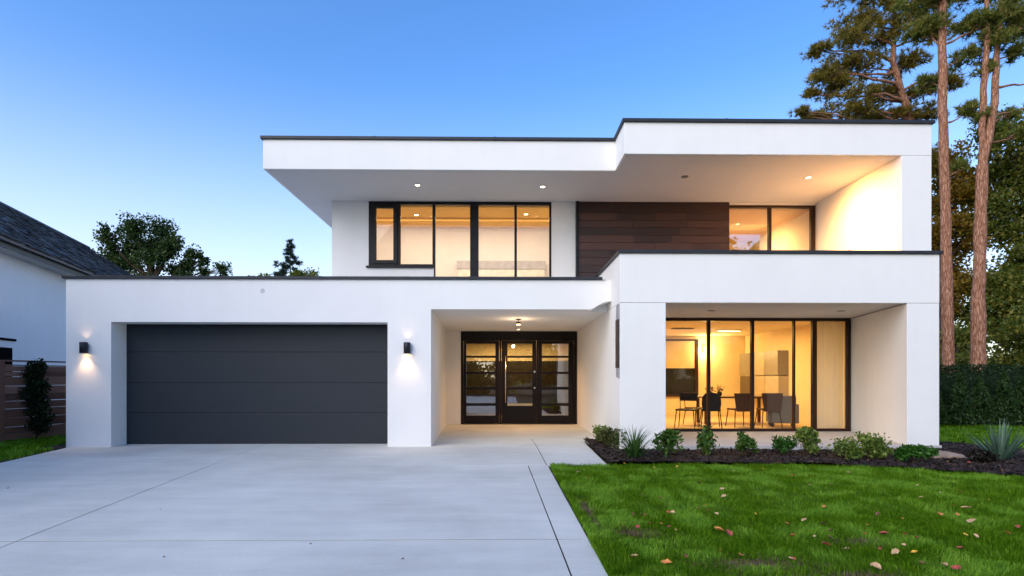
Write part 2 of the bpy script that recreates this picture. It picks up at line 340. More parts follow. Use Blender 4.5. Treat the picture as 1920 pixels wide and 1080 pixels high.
jt=MB(); jt.add([(-7.9,-6.9,-.004),(.66,-6.9,-.004),(.66,11.5,-.004),(-7.5,11.5,-.004)],[(0,1,2,3)]); jt.add([(-1.3,8.7,-.006),(1.58,8.7,-.006),(1.64,11.6,-.006),(2.0,12.3,-.006),(2.0,16.5,-.006),(-1.3,16.5,-.006)],[(0,1,2,3,4,5)])
tag(jt.build('driveway_joints',M['black']),kind='structure')
BED=[(1.64,8.71),(2.96,8.70),(4.57,8.57),(5.93,8.16),(7.04,7.48),(8.3,6.45),(10.9,7.9),(9.27,9.85),(8.75,10.9),(8.3,11.9),(1.68,11.9),(1.66,10.5)]
# mulch: displaced sheet clipped to the bed
gx=np.arange(1.5,11.2,.045); gy=np.arange(6.3,12.0,.045); X,Y=np.meshgrid(gx,gy); 
def mulch_z(x,y): return .012+.035*vnoise(x,y,1.7,3)+.02*vnoise(x,y,9,4)+.03*np.clip((x-7.2)/1.5,0,1)
Z=mulch_z(X,Y)+RNG.normal(0,.005,X.shape)
nx=len(gx); V=np.stack([X.ravel(),Y.ravel(),Z.ravel()],1)
i=np.arange((len(gy)-1)*nx).reshape(len(gy)-1,nx)[:,:-1].ravel(); F=np.stack([i,i+1,i+1+nx,i+nx],1)
cx=V[F].mean(1); keep=inpoly(cx[:,0],cx[:,1],BED); keep &= ~((cx[:,0]>2.2)&(cx[:,0]<7.9)&(cx[:,1]>10.3))
tag(np_mesh('mulch_bed',V,F[keep],M['mulch']),kind='structure')
n=42000; px=RNG.uniform(1.6,10.9,n); py=RNG.uniform(6.4,11.8,n); k=inpoly(px,py,BED)&~((px>2.1)&(px<8.05)&(py>10.15)); px,py=px[k],py[k]; n=len(px)
ang=RNG.uniform(0,6.28,n); tl=RNG.normal(0,.35,n); L=RNG.gamma(2.5,.0048,n)+.006; W=L*RNG.uniform(.25,.6,n)
u=np.stack([np.cos(ang),np.sin(ang),tl],1); v=np.stack([-np.sin(ang),np.cos(ang),RNG.normal(0,.35,n)],1)
P=np.stack([px,py,mulch_z(px,py)+.014],1)
q=np.stack([P-u*L[:,None]-v*W[:,None],P+u*L[:,None]-v*W[:,None]*.7,P+u*L[:,None]+v*W[:,None]*.8,P-u*L[:,None]+v*W[:,None]],1)
tag(np_mesh('bark_chips',q.reshape(-1,3),np.arange(4*n).reshape(n,4),M['chip']),'dark shredded bark chips covering the planting bed','mulch',kind='stuff')

def grass(name,pts,h0,h1,wd,label,mat=None,flat=0):
    px,py=pts; n=len(px)
    t1=vnoise(px,py,2.3,8); t2=vnoise(px+3,py+1,8.5,21); h=(h0+(h1-h0)*RNG.random(n)**1.6)*(.5+.5*t1+.75*t2)
    a=RNG.uniform(0,6.28,n); a=a*.45+.55*6.28*2*vnoise(px+5,py,3.1,31); lean=RNG.uniform(.15,1.0,n)*(1-flat)+flat*2.6; a=a+flat*RNG.uniform(0,6.28,n)
    dx,dy=np.cos(a),np.sin(a); sx,sy=-dy,dx; wv=wd*RNG.uniform(.6,1.3,n)
    z0=-.012*np.ones(n)
    b0=np.stack([px-sx*wv,py-sy*wv,z0],1); b1=np.stack([px+sx*wv,py+sy*wv,z0],1)
    mx,my,mz=px+dx*lean*h*.35,py+dy*lean*h*.35,z0+h*.6
    m0=np.stack([mx-sx*wv*.7,my-sy*wv*.7,mz],1); m1=np.stack([mx+sx*wv*.7,my+sy*wv*.7,mz],1)
    tp=np.stack([px+dx*lean*h,py+dy*lean*h,z0+h*np.maximum(.12,1-.25*lean-flat*.5)],1)
    V=np.stack([b0,b1,m0,m1,tp],1).reshape(-1,3); o=np.arange(n)*5
    F=np.concatenate([np.stack([o,o+1,o+3],1),np.stack([o,o+3,o+2],1),np.stack([o+2,o+3,o+4],1)])
    return tag(np_mesh(name,V,F,mat or M['grass']),label,'grass',kind='stuff')
BARE=[(1.12,4.85,.22,.14),(1.85,4.0,.40,.12),(2.9,4.55,.22,.10),(2.4,3.75,.3,.10),(.84,5.6,.05,.6)]
def lawn_pts(n,x0,x1,y0,y1,ok,bare=False):
    px=RNG.uniform(x0,x1,n); py=RNG.uniform(y0,y1,n); k=ok(px,py)
    if bare:
        pr=np.ones(n)*(.78+.4*vnoise(px,py,1.1,5))
        for bx,by,rx,ry in BARE:
            r=np.sqrt(((px-bx)/rx)**2+((py-by)/ry)**2)+.7*(vnoise(px,py,6,9)-.5); pr*=np.clip((r-.35)/.9,.04,1)
        k&=RNG.random(n)<pr
    return px[k],py[k]
okf=lambda x,y: ~inpoly(x,y,BED)&(x>.705+.02*vnoise(x,y,7,2))&((y<8.6)|(x>6.5))
# near blades dense and fine, far blades wider and fewer
pe=lawn_pts(9000,.69,.77,3.1,8.6,lambda x,y:(x>.695+.03*vnoise(x,y,5,2))&(vnoise(x,y,2.2,44)>.3)); pn=lawn_pts(280000,.7,7.6,3.1,5.6,okf,True); pf=lawn_pts(250000,.7,9.8,5.6,8.75,okf,True)
grass('front_lawn',(np.concatenate([pn[0],pf[0],pe[0]]),np.concatenate([pn[1],pf[1],pe[1]])),.026,.066,.0025,'bright green mown grass of the front lawn beside the driveway')
tb=[]
for bx,by,rx,ry in BARE:
    m=int(9000*rx*ry*3.2); tb.append(np.stack([RNG.normal(bx,rx*.75,m),RNG.normal(by,ry*.75,m)]))
tb=np.concatenate(tb,1); tb=tb[:,(tb[0]>.72)&(tb[1]>3.2)]
grass('dry_thatch',(tb[0],tb[1]),.02,.05,.0028,'dry straw-coloured thatch in the worn patches of the front lawn',foliage('straw',[(.1,(.07,.045,.025)),(.5,(.19,.13,.07)),(.9,(.36,.27,.16))],.2),.8)
okb=lambda x,y: ~inpoly(x,y,BED)&(x>8.1)&(y>7.2)
grass('side_lawn',lawn_pts(90000,8.1,17,7.2,15.7,okb),.05,.09,.006,'green grass strip between the house corner and the hedge')
okl=lambda x,y: (x<-8.0-.233*np.maximum(0,y-8.97)-.12*vnoise(x,y,3,1))&~((x>-8.95)&(y>10.6))
grass('left_lawn',lawn_pts(60000,-14,-8,5.5,13,okl),.05,.10,.005,'small patch of green grass at the foot of the wooden fence')
ed=MB(); ed.plan([(-8.95,10.75),(-8.45,10.95),(-8.53,11.0),(-8.53,14),(-9.3,14)],-.055,-.012); tag(ed.build('soil_strip',M['soil']),kind='structure')
ed=MB(); ed.plan([(.70,3),(.80,3),(.78,8.58),(.68,8.58)],-.055,-.016); tag(ed.build('lawn_edge',M['soil']),kind='structure')

# ------------------------------------------------------------------ the house
house=empty('modern_house',(0,11,0),0,'white two-storey flat-roofed modern house with lit windows and a dark garage door','house')
house.location=(0,0,0)
H=house
arc=[(1.70,2.69),(1.78,2.72),(1.86,2.775),(1.95,2.82),(2.04,2.845),(2.118,2.852)]
b=MB(); b.front([(-8.51,-.05),(-7.64,-.05),(-7.64,2.43),(-2.28,2.43),(-2.28,-.05),(-1.43,-.05),(-1.43,2.69)]+arc+[(2.118,3.27),(-8.51,3.27)],11.0,11.45)
gw=b.build('garage_wall',M['stucco'],H,bevel=.006)
st=MB(); st.lathe((0,0,0),[(.001,0),(.035,.001),(.05,.0)],14); s_=st.build('wall_stain',plain('faint_stain',(.55,.53,.55),.9),gw); s_.rotation_euler=(R(90),0,0); s_.location=(-4.71,10.998,3.04); s_.scale=(.9,1,1)
b=MB(); b.box(-8.51,-8.26,11.453,20,-.05,3.27); b.build('garage_side_wall',M['stucco'],H); b=MB()
b.plan([(-1.68,16.2),(-1.88,16.2),(-1.63,11.453),(-1.43,11.453)],-.05,2.688); b.build('porch_side_wall',M['stucco'],H)
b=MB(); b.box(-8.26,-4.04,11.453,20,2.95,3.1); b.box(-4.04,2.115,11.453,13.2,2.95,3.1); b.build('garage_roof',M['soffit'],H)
b=MB(); b.box(-8.56,1.93,10.955,11.28,3.272,3.325); b.box(-8.56,-8.22,11.28,20,3.272,3.325); [b.box(x,x+.05,10.951,11.284,3.268,3.329) for x in (-6.4,-3.6,-.7)]; b.build('garage_coping',M['coping'],H,bevel=.004)
b=MB(); b.box(1.932,1.99,10.96,11.10,3.273,3.318); b.build('coping_end_cap',M['soffit'],H)
# garage door
gd=MB(); gd.box(-7.72,-2.26,11.55,11.56,0,2.5); gdo=gd.build('garage_door',M['black'],H)
for z0,z1 in ((.012,.638),(.643,1.247),(1.252,1.868),(1.873,2.40)):
    p=MB(); p.box(-7.655,-2.315,11.455,11.54,z0,z1); p.build('door_panel',M['gdoor'],gdo,bevel=.003)
p=MB(); p.box(-7.70,-7.66,11.452,11.56,0,2.46); p.box(-2.31,-2.275,11.47,11.56,0,2.46); p.box(-7.66,-2.31,11.47,11.56,2.405,2.46); p.build('door_track',M['frame'],gdo)
# porch
b=MB(); b.box(-1.75,2.118,11.452,16.4,2.692,2.90); b.build('porch_ceiling',M['stucco'],H)
b=MB(); b.box(-1.88,-1.25,16.202,16.42,-.05,2.69); b.build('porch_wall',M['stucco'],H)
# lower right volume
b=MB(); b.plan([(2.12,10.205),(2.96,10.205),(2.96,12.9),(2.42,12.95),(2.42,16.4),(2.12,16.4)],-.06,2.718); b.build('left_pier',M['stucco'],H,bevel=.006)
b=MB(); b.plan([(7.42,10.205),(8.02,10.205),(8.42,12.9),(8.42,19),(8.07,19),(8.07,12.9)],.10,2.718); b.build('right_pier',M['stucco'],H,bevel=.006)
b=MB(); b.plan([(2.12,10.2),(8.02,10.2),(8.02,10.335),(2.30,10.335),(2.30,13.14),(2.12,13.14)],2.722,3.62); b.build('terrace_parapet',M['stucco'],H,bevel=.006)
b=MB(); b.plan([(2.085,10.16),(8.065,10.16),(8.065,10.37),(2.335,10.37),(2.335,13.14),(2.085,13.14)],3.622,3.68); [b.box(x,x+.05,10.156,10.374,3.619,3.684) for x in (4.2,6.3)]; b.build('terrace_coping',M['coping'],H,bevel=.004)
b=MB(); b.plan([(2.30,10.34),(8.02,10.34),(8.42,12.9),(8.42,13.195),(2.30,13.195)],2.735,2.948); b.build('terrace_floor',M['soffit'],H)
b=MB(); b.plan([(2.96,10.19),(8.06,10.19),(8.46,12.9),(8.46,13.1),(2.96,13.1)],-.06,.10); b.build('patio_slab',plain('patio_concrete',(.47,.45,.43),.8,0,.1,6,.1,90),H,bevel=.008)
# upper storey
b=MB(); b.front([(-4.04,3.1),(1.69,3.1),(1.69,5.498),(1.12,5.498),(1.12,3.115),(-1.65,3.115),(-1.65,3.965),(-3.18,3.965),(-3.18,5.498),(-4.04,5.498)],13.2,13.45)
b.box(-4.04,-3.79,13.452,20,3.1,5.498); b.build('upper_wall',M['stucco'],H,bevel=.004)
b=MB(); b.box(1.692,5.32,13.26,13.45,2.95,5.498); b.box(5.32,7.41,13.22,13.45,5.445,5.498); b.build('backing_wall',M['stucco'],H)
b=MB(); b.box(7.42,7.99,10.352,19.9,2.95,5.498); b.build('terrace_side_wall',M['stucco'],H,bevel=.006)
b=MB(); b.plan([(-4.79,11.2),(2.23,11.2),(2.23,10.35),(7.99,10.35),(7.99,20),(-4.79,20)],5.50,6.085); b.build('flat_roof',M['stucco'],H,bevel=.006)
b=MB(); b.plan([(-4.83,11.155),(2.19,11.155),(2.19,10.305),(8.03,10.305),(8.03,20.04),(-4.83,20.04)],6.087,6.145); [b.box(x,x+.05,11.151,11.4,6.089,6.149) for x in (-2.6,-.2)]; [b.box(x,x+.05,10.301,10.5,6.089,6.149) for x in (4.1,6.2)]; b.build('roof_coping',M['coping'],H,bevel=.004)
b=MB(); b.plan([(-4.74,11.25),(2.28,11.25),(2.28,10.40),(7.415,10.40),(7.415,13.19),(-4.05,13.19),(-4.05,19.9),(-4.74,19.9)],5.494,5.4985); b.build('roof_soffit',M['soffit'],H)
# wood cladding
b=MB(); b.box(1.692,1.75,13.10,13.255,3.1,5.49); cl=b.build('cladding_trim',M['frame'],H)
b=MB(); z=3.12; row=0; rr=random.Random(5)
while z<5.48:
    hh=.176 if z+.176<5.40 else 5.49-z
    x=1.752
    while x<5.318:
        x1=min(5.318,x+rr.choice((.75,.9,1.3,1.9,2.4)))
        if 5.318-x1<.3: x1=5.318
        dy=rr.uniform(0,.012); b.box(x+.0015,x1-.0015,13.15-dy,13.25,z+.004,z+hh-.004); x=x1
    z+=hh
b.build('wood_cladding',M['clad'],H)
# windows -------------------------------------------------
def window(y, bars, panes, fm, gm, name='window', depth=.09, extra=None):
    f=MB()
    for x0,x1,z0,z1 in bars: f.box(x0,x1,y,y+depth,z0,z1)
    fo=f.build(name,fm,H,bevel=.004)
    for x0,x1,z0,z1 in panes:
        p=MB(); p.box(x0-.01,x1+.01,y+depth*.5,y+depth*.5+.006,z0-.01,z1+.01); p.build('window_pane',gm,fo)
    return fo
wf=window(13.205,[(-3.178,1.118,5.425,5.493),(-3.178,-3.08,3.97,5.425),(-2.50,-2.44,4.02,5.425),(-1.685,-1.62,4.02,5.425),(-.80,-.60,3.12,5.425),(.245,.305,3.12,5.425),(1.07,1.118,3.12,5.425),(-3.08,-1.65,3.97,4.02),(-1.645,-1.62,3.12,4.02),(-1.62,-.8,3.12,3.16),(-.6,.245,3.12,3.16),(.305,1.07,3.12,3.16)],
  [(-2.44,-1.685,4.02,5.425),(-1.62,-.80,3.16,5.425),(-.60,.245,3.16,5.425),(.305,1.07,3.16,5.425)],M['frame'],M['pane_up'])
c=MB(); c.box(-3.078,-3.0,13.18,13.25,4.025,5.42); c.box(-2.60,-2.502,13.18,13.25,4.025,5.42); c.box(-3.0,-2.60,13.18,13.25,5.33,5.42); c.box(-3.0,-2.60,13.18,13.25,4.025,4.11)
cs=c.build('casement',M['frame'],wf,bevel=.004); p=MB(); p.box(-3.01,-2.59,13.21,13.216,4.10,5.34); p.build('casement_pane',M['pane_up'],wf)
c=MB(); c.box(-3.23,-1.63,13.13,13.2,3.925,3.968); c.build('window_sill',M['frame'],wf,bevel=.004)
window(13.205,[(5.322,7.40,5.385,5.443),(5.322,5.345,3.1,5.385),(6.285,6.355,3.1,5.385),(7.30,7.40,3.1,5.385)],[(5.345,6.285,3.1,5.385),(6.355,7.30,3.1,5.385)],M['frame_brown'],M['pane_side'])
window(12.9,[(2.97,8.062,2.665,2.733),(2.97,8.062,.102,.165),(4.715,4.785,.165,2.665),(5.735,5.805,.165,2.665),(6.725,6.765,.165,2.665),(7.165,7.27,.165,2.665),(7.985,8.062,.165,2.665),(2.97,3.03,.165,2.665)],
  [(3.03,4.715,.165,2.665),(4.785,5.735,.165,2.665),(5.805,6.725,.165,2.665),(6.765,7.165,.165,2.665),(7.27,7.985,.165,2.665)],M['frame_brown'],M['pane'],'glass_wall')
# entrance: dark three-part door with glazed panels
fr=MB(); fr.box(-1.248,2.118,16.20,16.34,2.42,2.688); fr.box(-1.248,-1.17,16.20,16.34,0,2.42); fr.box(2.03,2.118,16.20,16.34,0,2.42); fr.box(-.135,-.075,16.21,16.34,0,2.42); fr.box(.945,1.0,16.21,16.34,0,2.42); fr.box(-1.17,2.03,16.16,16.36,0,.02)
ent=fr.build('entrance',M['doorwood'],H,bevel=.005)
rows=[(2.335,1.985),(1.925,1.52),(1.455,1.08),(1.0,.61),(.53,.25)]
def leaf(x0,x1,g0,g1,rows,name,y):
    f=MB(); f.box(x0,g0,y,y+.06,.025,2.415); f.box(g1,x1,y,y+.06,.025,2.415)
    zt=2.415
    for a,c in rows: f.box(g0,g1,y+(.008 if zt<2.4 else 0),y+.06,a,zt); zt=c
    f.box(g0,g1,y,y+.06,.025,zt)
    o=f.build(name,M['doorwood'],ent,bevel=.004)
    for a,c in rows:
        p=MB(); p.box(g0-.005,g1+.005,y+.03,y+.036,c-.005,a+.005); p.build('door_pane',M['pane_door'],ent)
leaf(-1.165,-.14,-1.09,-.25,rows,'side_light',16.235)
leaf(-.07,.94,.10,.82,rows[:4],'door_leaf',16.22)
leaf(1.005,2.025,1.10,1.87,rows,'side_light',16.235)
h=MB(); h.tube([(.045,16.165,.62),(.045,16.165,1.97)],.017,10); h.tube([(.045,16.165,.75),(.045,16.22,.75)],.009,6); h.tube([(.045,16.165,1.85),(.045,16.22,1.85)],.009,6); h.build('pull_handle',M['steel'],ent)
h=MB(); h.tube([(.885,16.20,1.52),(.885,16.22,1.52)],.035,12); h.build('door_lock',M['steel'],ent); h=MB(); h.tube([(.885,16.20,1.05),(.885,16.22,1.05)],.03,12); h.build('door_lock',M['steel'],ent)
h=MB(); h.box(.10,.82,16.205,16.222,.535,.60); h.build('letter_plate',plain('brass_plate',(.7,.5,.25),.3,1),ent)
# wall strip on the pier's side
wp=MB(); wp.box(2.085,2.117,10.24,10.46,1.53,2.42)
tag(wp.build('wall_panel',plain('dark_bronze_panel',(.06,.045,.045),.5,.3),H,bevel=.004),'narrow dark bronze strip')
wp=MB(); wp.box(2.10,2.1185,10.225,10.475,1.36,1.528); wp.build('panel_backing',M['gback'],H); wp=MB(); wp.box(2.10,2.1185,10.225,10.475,2.422,2.70); wp.build('panel_backing',M['gback'],H)
# rooms -------------------------------------------------
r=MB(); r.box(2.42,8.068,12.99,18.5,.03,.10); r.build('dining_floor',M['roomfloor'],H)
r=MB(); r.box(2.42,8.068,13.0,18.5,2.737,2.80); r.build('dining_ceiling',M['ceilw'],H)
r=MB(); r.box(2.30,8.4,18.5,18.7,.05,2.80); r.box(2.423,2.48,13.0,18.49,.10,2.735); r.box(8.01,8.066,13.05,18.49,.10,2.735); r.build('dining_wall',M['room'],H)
wn=MB(); wn.box(4.6,6.42,18.40,18.498,.72,.80); wn.box(6.32,6.42,18.40,18.498,.80,2.62); wn.box(4.6,6.32,18.40,18.498,2.56,2.62); wn.build('back_window_frame',M['frame_brown'],H)
wn=MB(); wn.box(4.6,6.32,18.46,18.49,.80,1.70); wn.build('back_window_pane',plain('dusk_pane',(.02,.02,.02),.05),H)
wn=MB(); wn.box(4.6,6.30,18.42,18.44,1.66,2.56); wn.build('roller_blind',M['blind'],H)
k=[(18.2,17.35,'cab'),(17.33,16.5,'cab2'),(16.48,15.65,'cab')]
for y1,y0,mm in k:
    q=MB(); q.box(7.70,8.008,y0,y1,1.42,2.12); q.build('wall_cabinet',M[mm],H,bevel=.004)
    q=MB(); q.box(7.72,8.008,y0,y1,.72,1.40); q.build('wall_cabinet',M['cab3' if mm=='cab' and y1>18 else 'cab2'],H,bevel=.004)
cu=MB(); pts=[(7.31+i*.0165,13.08+.004*math.sin(i*1.3)+.012*math.sin(i*.37)) for i in range(42)]
cu.add([(x,y,.11) for x,y in pts]+[(x,y,2.70) for x,y in pts],[(i,i+1,i+43,i+42) for i in range(41)],True); cu.build('curtain',M['drape'],H)
# entrance hall
r=MB(); r.box(-1.88,2.40,16.42,21,-.05,.0); r.build('hall_floor',plain('hall_floor',(.18,.12,.08),.25),H)
r=MB(); r.box(-1.88,2.40,16.44,21,2.69,2.75); r.build('hall_ceiling',M['ceilw'],H)
r=MB(); r.box(-1.88,2.40,21,21.2,1.95,2.69); r.box(-1.95,-1.88,16.44,21,-.05,2.69); r.box(2.36,2.40,16.45,21,-.05,2.69); r.build('hall_wall',M['room'],H)
r=MB(); r.box(-1.87,2.35,20.9,20.99,-.05,1.97); r.box(-1.87,-1.82,16.6,20.9,-.02,1.97); r.box(2.30,2.355,16.6,20.9,-.02,1.97); r.build('hall_dark_lining',M['halldark'],H)  # dark lining stands in for the dimness behind the lower panes
# upper room
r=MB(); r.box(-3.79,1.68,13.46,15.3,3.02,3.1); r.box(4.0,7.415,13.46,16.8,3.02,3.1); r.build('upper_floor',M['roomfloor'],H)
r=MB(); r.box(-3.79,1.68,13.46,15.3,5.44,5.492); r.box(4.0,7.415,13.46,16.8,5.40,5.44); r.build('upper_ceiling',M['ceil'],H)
r=MB(); r.box(-3.79,1.74,15.3,15.5,3.02,5.49); r.box(1.68,1.74,13.46,15.29,3.02,5.49); r.box(-3.785,-3.76,13.46,15.29,3.1,5.43); r.build('upper_room_wall',M['roomw'],H)
r=MB(); r.box(4.0,7.41,16.6,16.8,3.02,5.4); r.box(3.94,4.0,13.46,16.8,3.02,5.44); r.build('bedroom_wall',M['room'],H)
r=MB(); r.box(-1.25,1.1,15.12,15.298,3.1,4.28); r.build('reflection_panel',plain('cream_reflection',(.85,.78,.66),.6),H,bevel=.004)  # solid panel shaped after the pale reflection in the upper glass
r=MB(); r.box(-1.27,1.12,15.10,15.297,4.283,4.50); r.build('reflection_band',plain('grey_reflection',(.50,.47,.46),.8),H)  # grey strip of the same reflected shape, built as a box
r=MB(); r.box(-3.7,1.6,14.35,14.39,5.36,5.438); r.build('ceiling_beam',M['ceil'],H)

# ------------------------------------------------------------------ lamps
def light(kind,name,loc,energy,color,parent=None,rot=None,aim=None,**k):
    l=bpy.data.lights.new(name,kind); l.energy=energy; l.color=color
    for a,b in k.items(): setattr(l,a,b)
    o=bpy.data.objects.new(name,l); link(o); o.location=loc
    if aim is not None: o.rotation_euler=(Vector(loc)-Vector(aim)).to_track_quat('Z','Y').to_euler()
    if parent is not None: o.parent=parent; o.matrix_parent_inverse=Matrix.Translation(parent.location).inverted()
    return o
def sconce(x,label):
    t=empty('wall_lamp',(x,10.995,1.93),0,label,'wall lamp','cylinder lamps on the garage front')
    s=MB(); s.lathe((0,-.075,0),[(.001,.105),(.062,.105),(.068,.10),(.068,-.108),(.062,-.108),(.060,-.09),(.001,-.09)],24); s.build('housing',M['lamp'],t)
    s=MB(); s.box(-.035,.035,-.02,0,-.07,.07); s.build('bracket',M['lamp'],t)
    s=MB(); s.lathe((0,-.075,-.092),[(.001,0),(.056,0),(.056,-.004),(.001,-.004)],20); s.build('lens',M['lens'],t)
    light('SPOT','lamp_beam',(x,10.995-.075,1.80),9,(1,.62,.32),t,aim=(x,10.995-.03,0),spot_size=R(95),spot_blend=1,shadow_soft_size=.03)
    light('SPOT','lamp_uplight',(x,10.995-.075,2.05),.8,(1,.62,.32),t,aim=(x,10.995-.05,4),spot_size=R(110),spot_blend=1,shadow_soft_size=.03)
sconce(-8.11,'black cylinder wall lamp left of the garage door, nearest the wooden fence')
sconce(-1.885,'black cylinder wall lamp on the pier between the garage door and the entrance porch')
def downlight(x,y,z,label,lit=True,power=2):
    t=empty('downlight',(x,y,z),0,label,'ceiling light','round downlights in the soffits')
    s=MB(); s.lathe((0,0,0),[(.052,-.001),(.075,-.001),(.078,-.008),(.055,-.010),(.052,-.004)],20); s.build('trim_ring',M['soffit'] if lit else M['downoff'],t)
    s=MB(); s.lathe((0,0,0),[(.001,-.006),(.054,-.006),(.054,-.003)],20); s.build('diffuser',M['down'] if lit else M['downoff'],t)
    if lit and power: light('SPOT','downlight_beam',(x,y,z-.03),power,(1,.66,.34),t,aim=(x,y,0),spot_size=R(120),spot_blend=1,shadow_soft_size=.05)
    return t
ZS=5.494
downlight(-1.86,12.07,ZS,'lit round downlight in the upper soffit above the casement end of the big upper window')
downlight(.84,12.14,ZS,'lit round downlight in the upper soffit near the wood cladding')
tl=downlight(6.3,11.5,ZS,'lit round downlight in the terrace soffit above the two-pane upper window')
light('SPOT','added_flare_wash',(6.3,11.5,ZS-.32),330,(1,.46,.13),tl,aim=(7.42,11.4,3.95),spot_size=R(140),spot_blend=1,shadow_soft_size=.28)  # added beam standing in for the orange flare on the side wall
downlight(3.73,11.5,ZS,'small unlit fitting in the terrace soffit above the wood cladding',False)
downlight(4.28,11.5,2.734,'small unlit grey fitting in the soffit over the left panes of the dining glass wall',False)
downlight(6.98,11.5,2.734,'faint unlit fitting in the soffit over the curtained right pane of the glass wall',False)
downlight(-2.2,14.1,5.439,'warm lit downlight in the upper room ceiling behind the second pane from the left',True,4)
downlight(.55,14.0,5.439,'warm lit downlight in the upper room ceiling behind the rightmost pane of the big window',True,4)
pl=empty('porch_lamp',(.33,12.8,2.69),0,'small dark pendant lamp hanging from the porch ceiling in front of the entrance','pendant lamp')
s=MB(); s.lathe((0,0,0),[(.001,-.02),(.05,-.02),(.055,-.001)],18); s.build('canopy',M['lamp'],pl)
s=MB(); s.tube([(0,0,-.02),(0,0,-.075)],.006,6); s.build('stem',M['lamp'],pl)
s=MB(); s.lathe((0,0,-.07),[(.001,0),(.055,-.004),(.06,-.05),(.05,-.052)],18); s.build('shade',M['lamp'],pl)
s=MB(); s.lathe((0,0,-.07),[(.05,-.052),(.04,-.066),(.001,-.07)],18); s.build('bulb',M['lens'],pl)
light('POINT','porch_glow',(.33,12.8,2.45),4.5,(1,.68,.40),pl,shadow_soft_size=.05)
eb=downlight(.4,15.55,2.69,'lit round downlight in the porch ceiling right above the entrance door',True,0)
light('SPOT','entrance_beam',(.4,15.55,2.66),95,(1,.52,.2),eb,aim=(.4,15.6,0),spot_size=R(140),spot_blend=.9,shadow_soft_size=.05)
# dining room lamps
cl=empty('linear_ceiling_light',(6.55,16.2,2.735),R(8),'bright linear light on the dining room ceiling','ceiling light')
s=MB(); s.box(-.36,.36,-.07,.07,-.03,-.001); s.build('housing',M['curtain'],cl)
s=MB(); s.box(-.34,.34,-.06,.06,-.036,-.031); s.build('diffuser',M['tube'],cl)
light('AREA','dining_light',(5.6,15.6,2.66),112,(1,.58,.19),cl,aim=(5.6,15.6,0),shape='RECTANGLE',size=2.2,size_y=2.0)
wl=empty('wall_washer',(6.62,18.44,2.30),0,'glowing wall lamp high on the dining room back wall beside the blind','wall lamp')
s=MB(); s.box(-.04,.04,-.05,.055,-.09,.09); s.build('housing',M['curtain'],wl)
s=MB(); s.box(-.032,.032,-.056,-.051,-.08,.08); s.build('diffuser',M['tube'],wl)
light('POINT','wall_washer_glow',(6.62,18.25,2.25),30,(1,.68,.3),wl,shadow_soft_size=.08)
ve=empty('ceiling_vent',(5.0,15.6,2.735),0,'flat dark vent on the dining room ceiling','vent')
s=MB(); s.box(-.3,.3,-.12,.12,-.02,-.001); s.build('frame',M['cab'],ve)
s=MB(); [s.box(-.28,.28,-.1+i*.045,-.08+i*.045,-.026,-.021) for i in range(5)]; s.build('louvre',M['cab3'],ve)
# lamps behind the walls' upper edge in the hall and bedrooms
light('AREA','hall_light',(.3,19.6,2.64),130,(1,.66,.3),None,aim=(.3,19.6,0),shape='RECTANGLE',size=2.5,size_y=.8)
light('AREA','upper_room_light',(-1.0,14.0,5.34),36,(1,.74,.52),None,aim=(-1.0,14.5,3),shape='RECTANGLE',size=4.6,size_y=.3)
light('AREA','bedroom_light',(5.8,14.9,5.35),45,(1,.58,.18),None,aim=(5.8,15.2,3),shape='RECTANGLE',size=2.0,size_y=1.4)

# ------------------------------------------------------------------ dining furniture
tb=empty('dining_table',(6.25,15.2,.10),R(-3),'long dark dining table behind the glass wall','table')
s=MB(); s.box(-.95,.95,-.45,.45,.70,.745); s.build('tabletop',M['table'],tb,bevel=.006)
for sx in (-1,1):
    for sy in (-1,1):
        s=MB(); s.box(sx*.84-.035,sx*.84+.035,sy*.36-.035,sy*.36+.035,0,.70); s.build('leg',M['table'],tb)
def chair(x,y,rz,label,style,mat,legm):
    t=empty('dining_chair',(x,y,.10),rz,label,'chair','chairs around the dining table')
    s=MB(); s.box(-.23,.23,-.22,.22,.43,.47); s.build('seat',mat,t,bevel=.015)
    s=MB()
    if style=='wide':
        s.front([(-.20,.40),(.20,.40),(.26,.86),(-.26,.86)],-.27,-.235)
    elif style=='round':
        pr=[(-.20,.42),(.20,.42),(.23,.60),(.22,.76),(.15,.86),(0,.89),(-.15,.86),(-.22,.76),(-.23,.60)]; s.front(pr,-.26,-.22)
    else:
        s.front([(-.21,.66),(.21,.66),(.22,.86),(-.22,.86)],-.25,-.235)
        s.tube([(-.2,-.22,.45),(-.215,-.245,.87)],.011,6); s.tube([(.2,-.22,.45),(.215,-.245,.87)],.011,6)
    s.build('backrest',mat,t,bevel=.01 if style!='thin' else 0)
    for sx in (-1,1):
        for sy in (-1,1):
            s=MB(); s.tube([(sx*.20,sy*.19,.44),(sx*.245,sy*.25,0)],[.015,.011],6); s.build('leg',legm,t)
chair(4.55,13.9,R(150),'thin metal chair at the left end of the glass wall, nearest the pier','thin',M['chair_bk'],M['chrome'])
chair(5.05,14.6,R(200),'pale brown chair between the thin metal chair and the black round-backed chair','thin',M['chair_br'],M['chrome'])
chair(5.17,13.95,R(-15),'black round-backed chair just left of the table behind the first mullion','round',M['chair_bk'],M['chair_bk'])
chair(5.98,14.15,R(4),'brown flared-back chair at the near side of the table, left one of the pair','wide',M['chair_br'],M['chrome'])
chair(6.72,14.15,R(-4),'brown flared-back chair at the near side of the table, right one by the cabinets','wide',M['chair_br'],M['chrome'])
ac=empty('armchair',(7.15,14.3,.10),R(-20),'grey upholstered armchair beside the curtain at the right of the dining room','armchair')
s=MB(); s.box(-.26,.26,-.28,.28,.10,.42); s.build('seat',M['chair_gr'],ac,bevel=.03)
s=MB(); s.box(-.28,.28,-.38,-.28,.10,.80); s.build('backrest',M['chair_gr'],ac,bevel=.03)
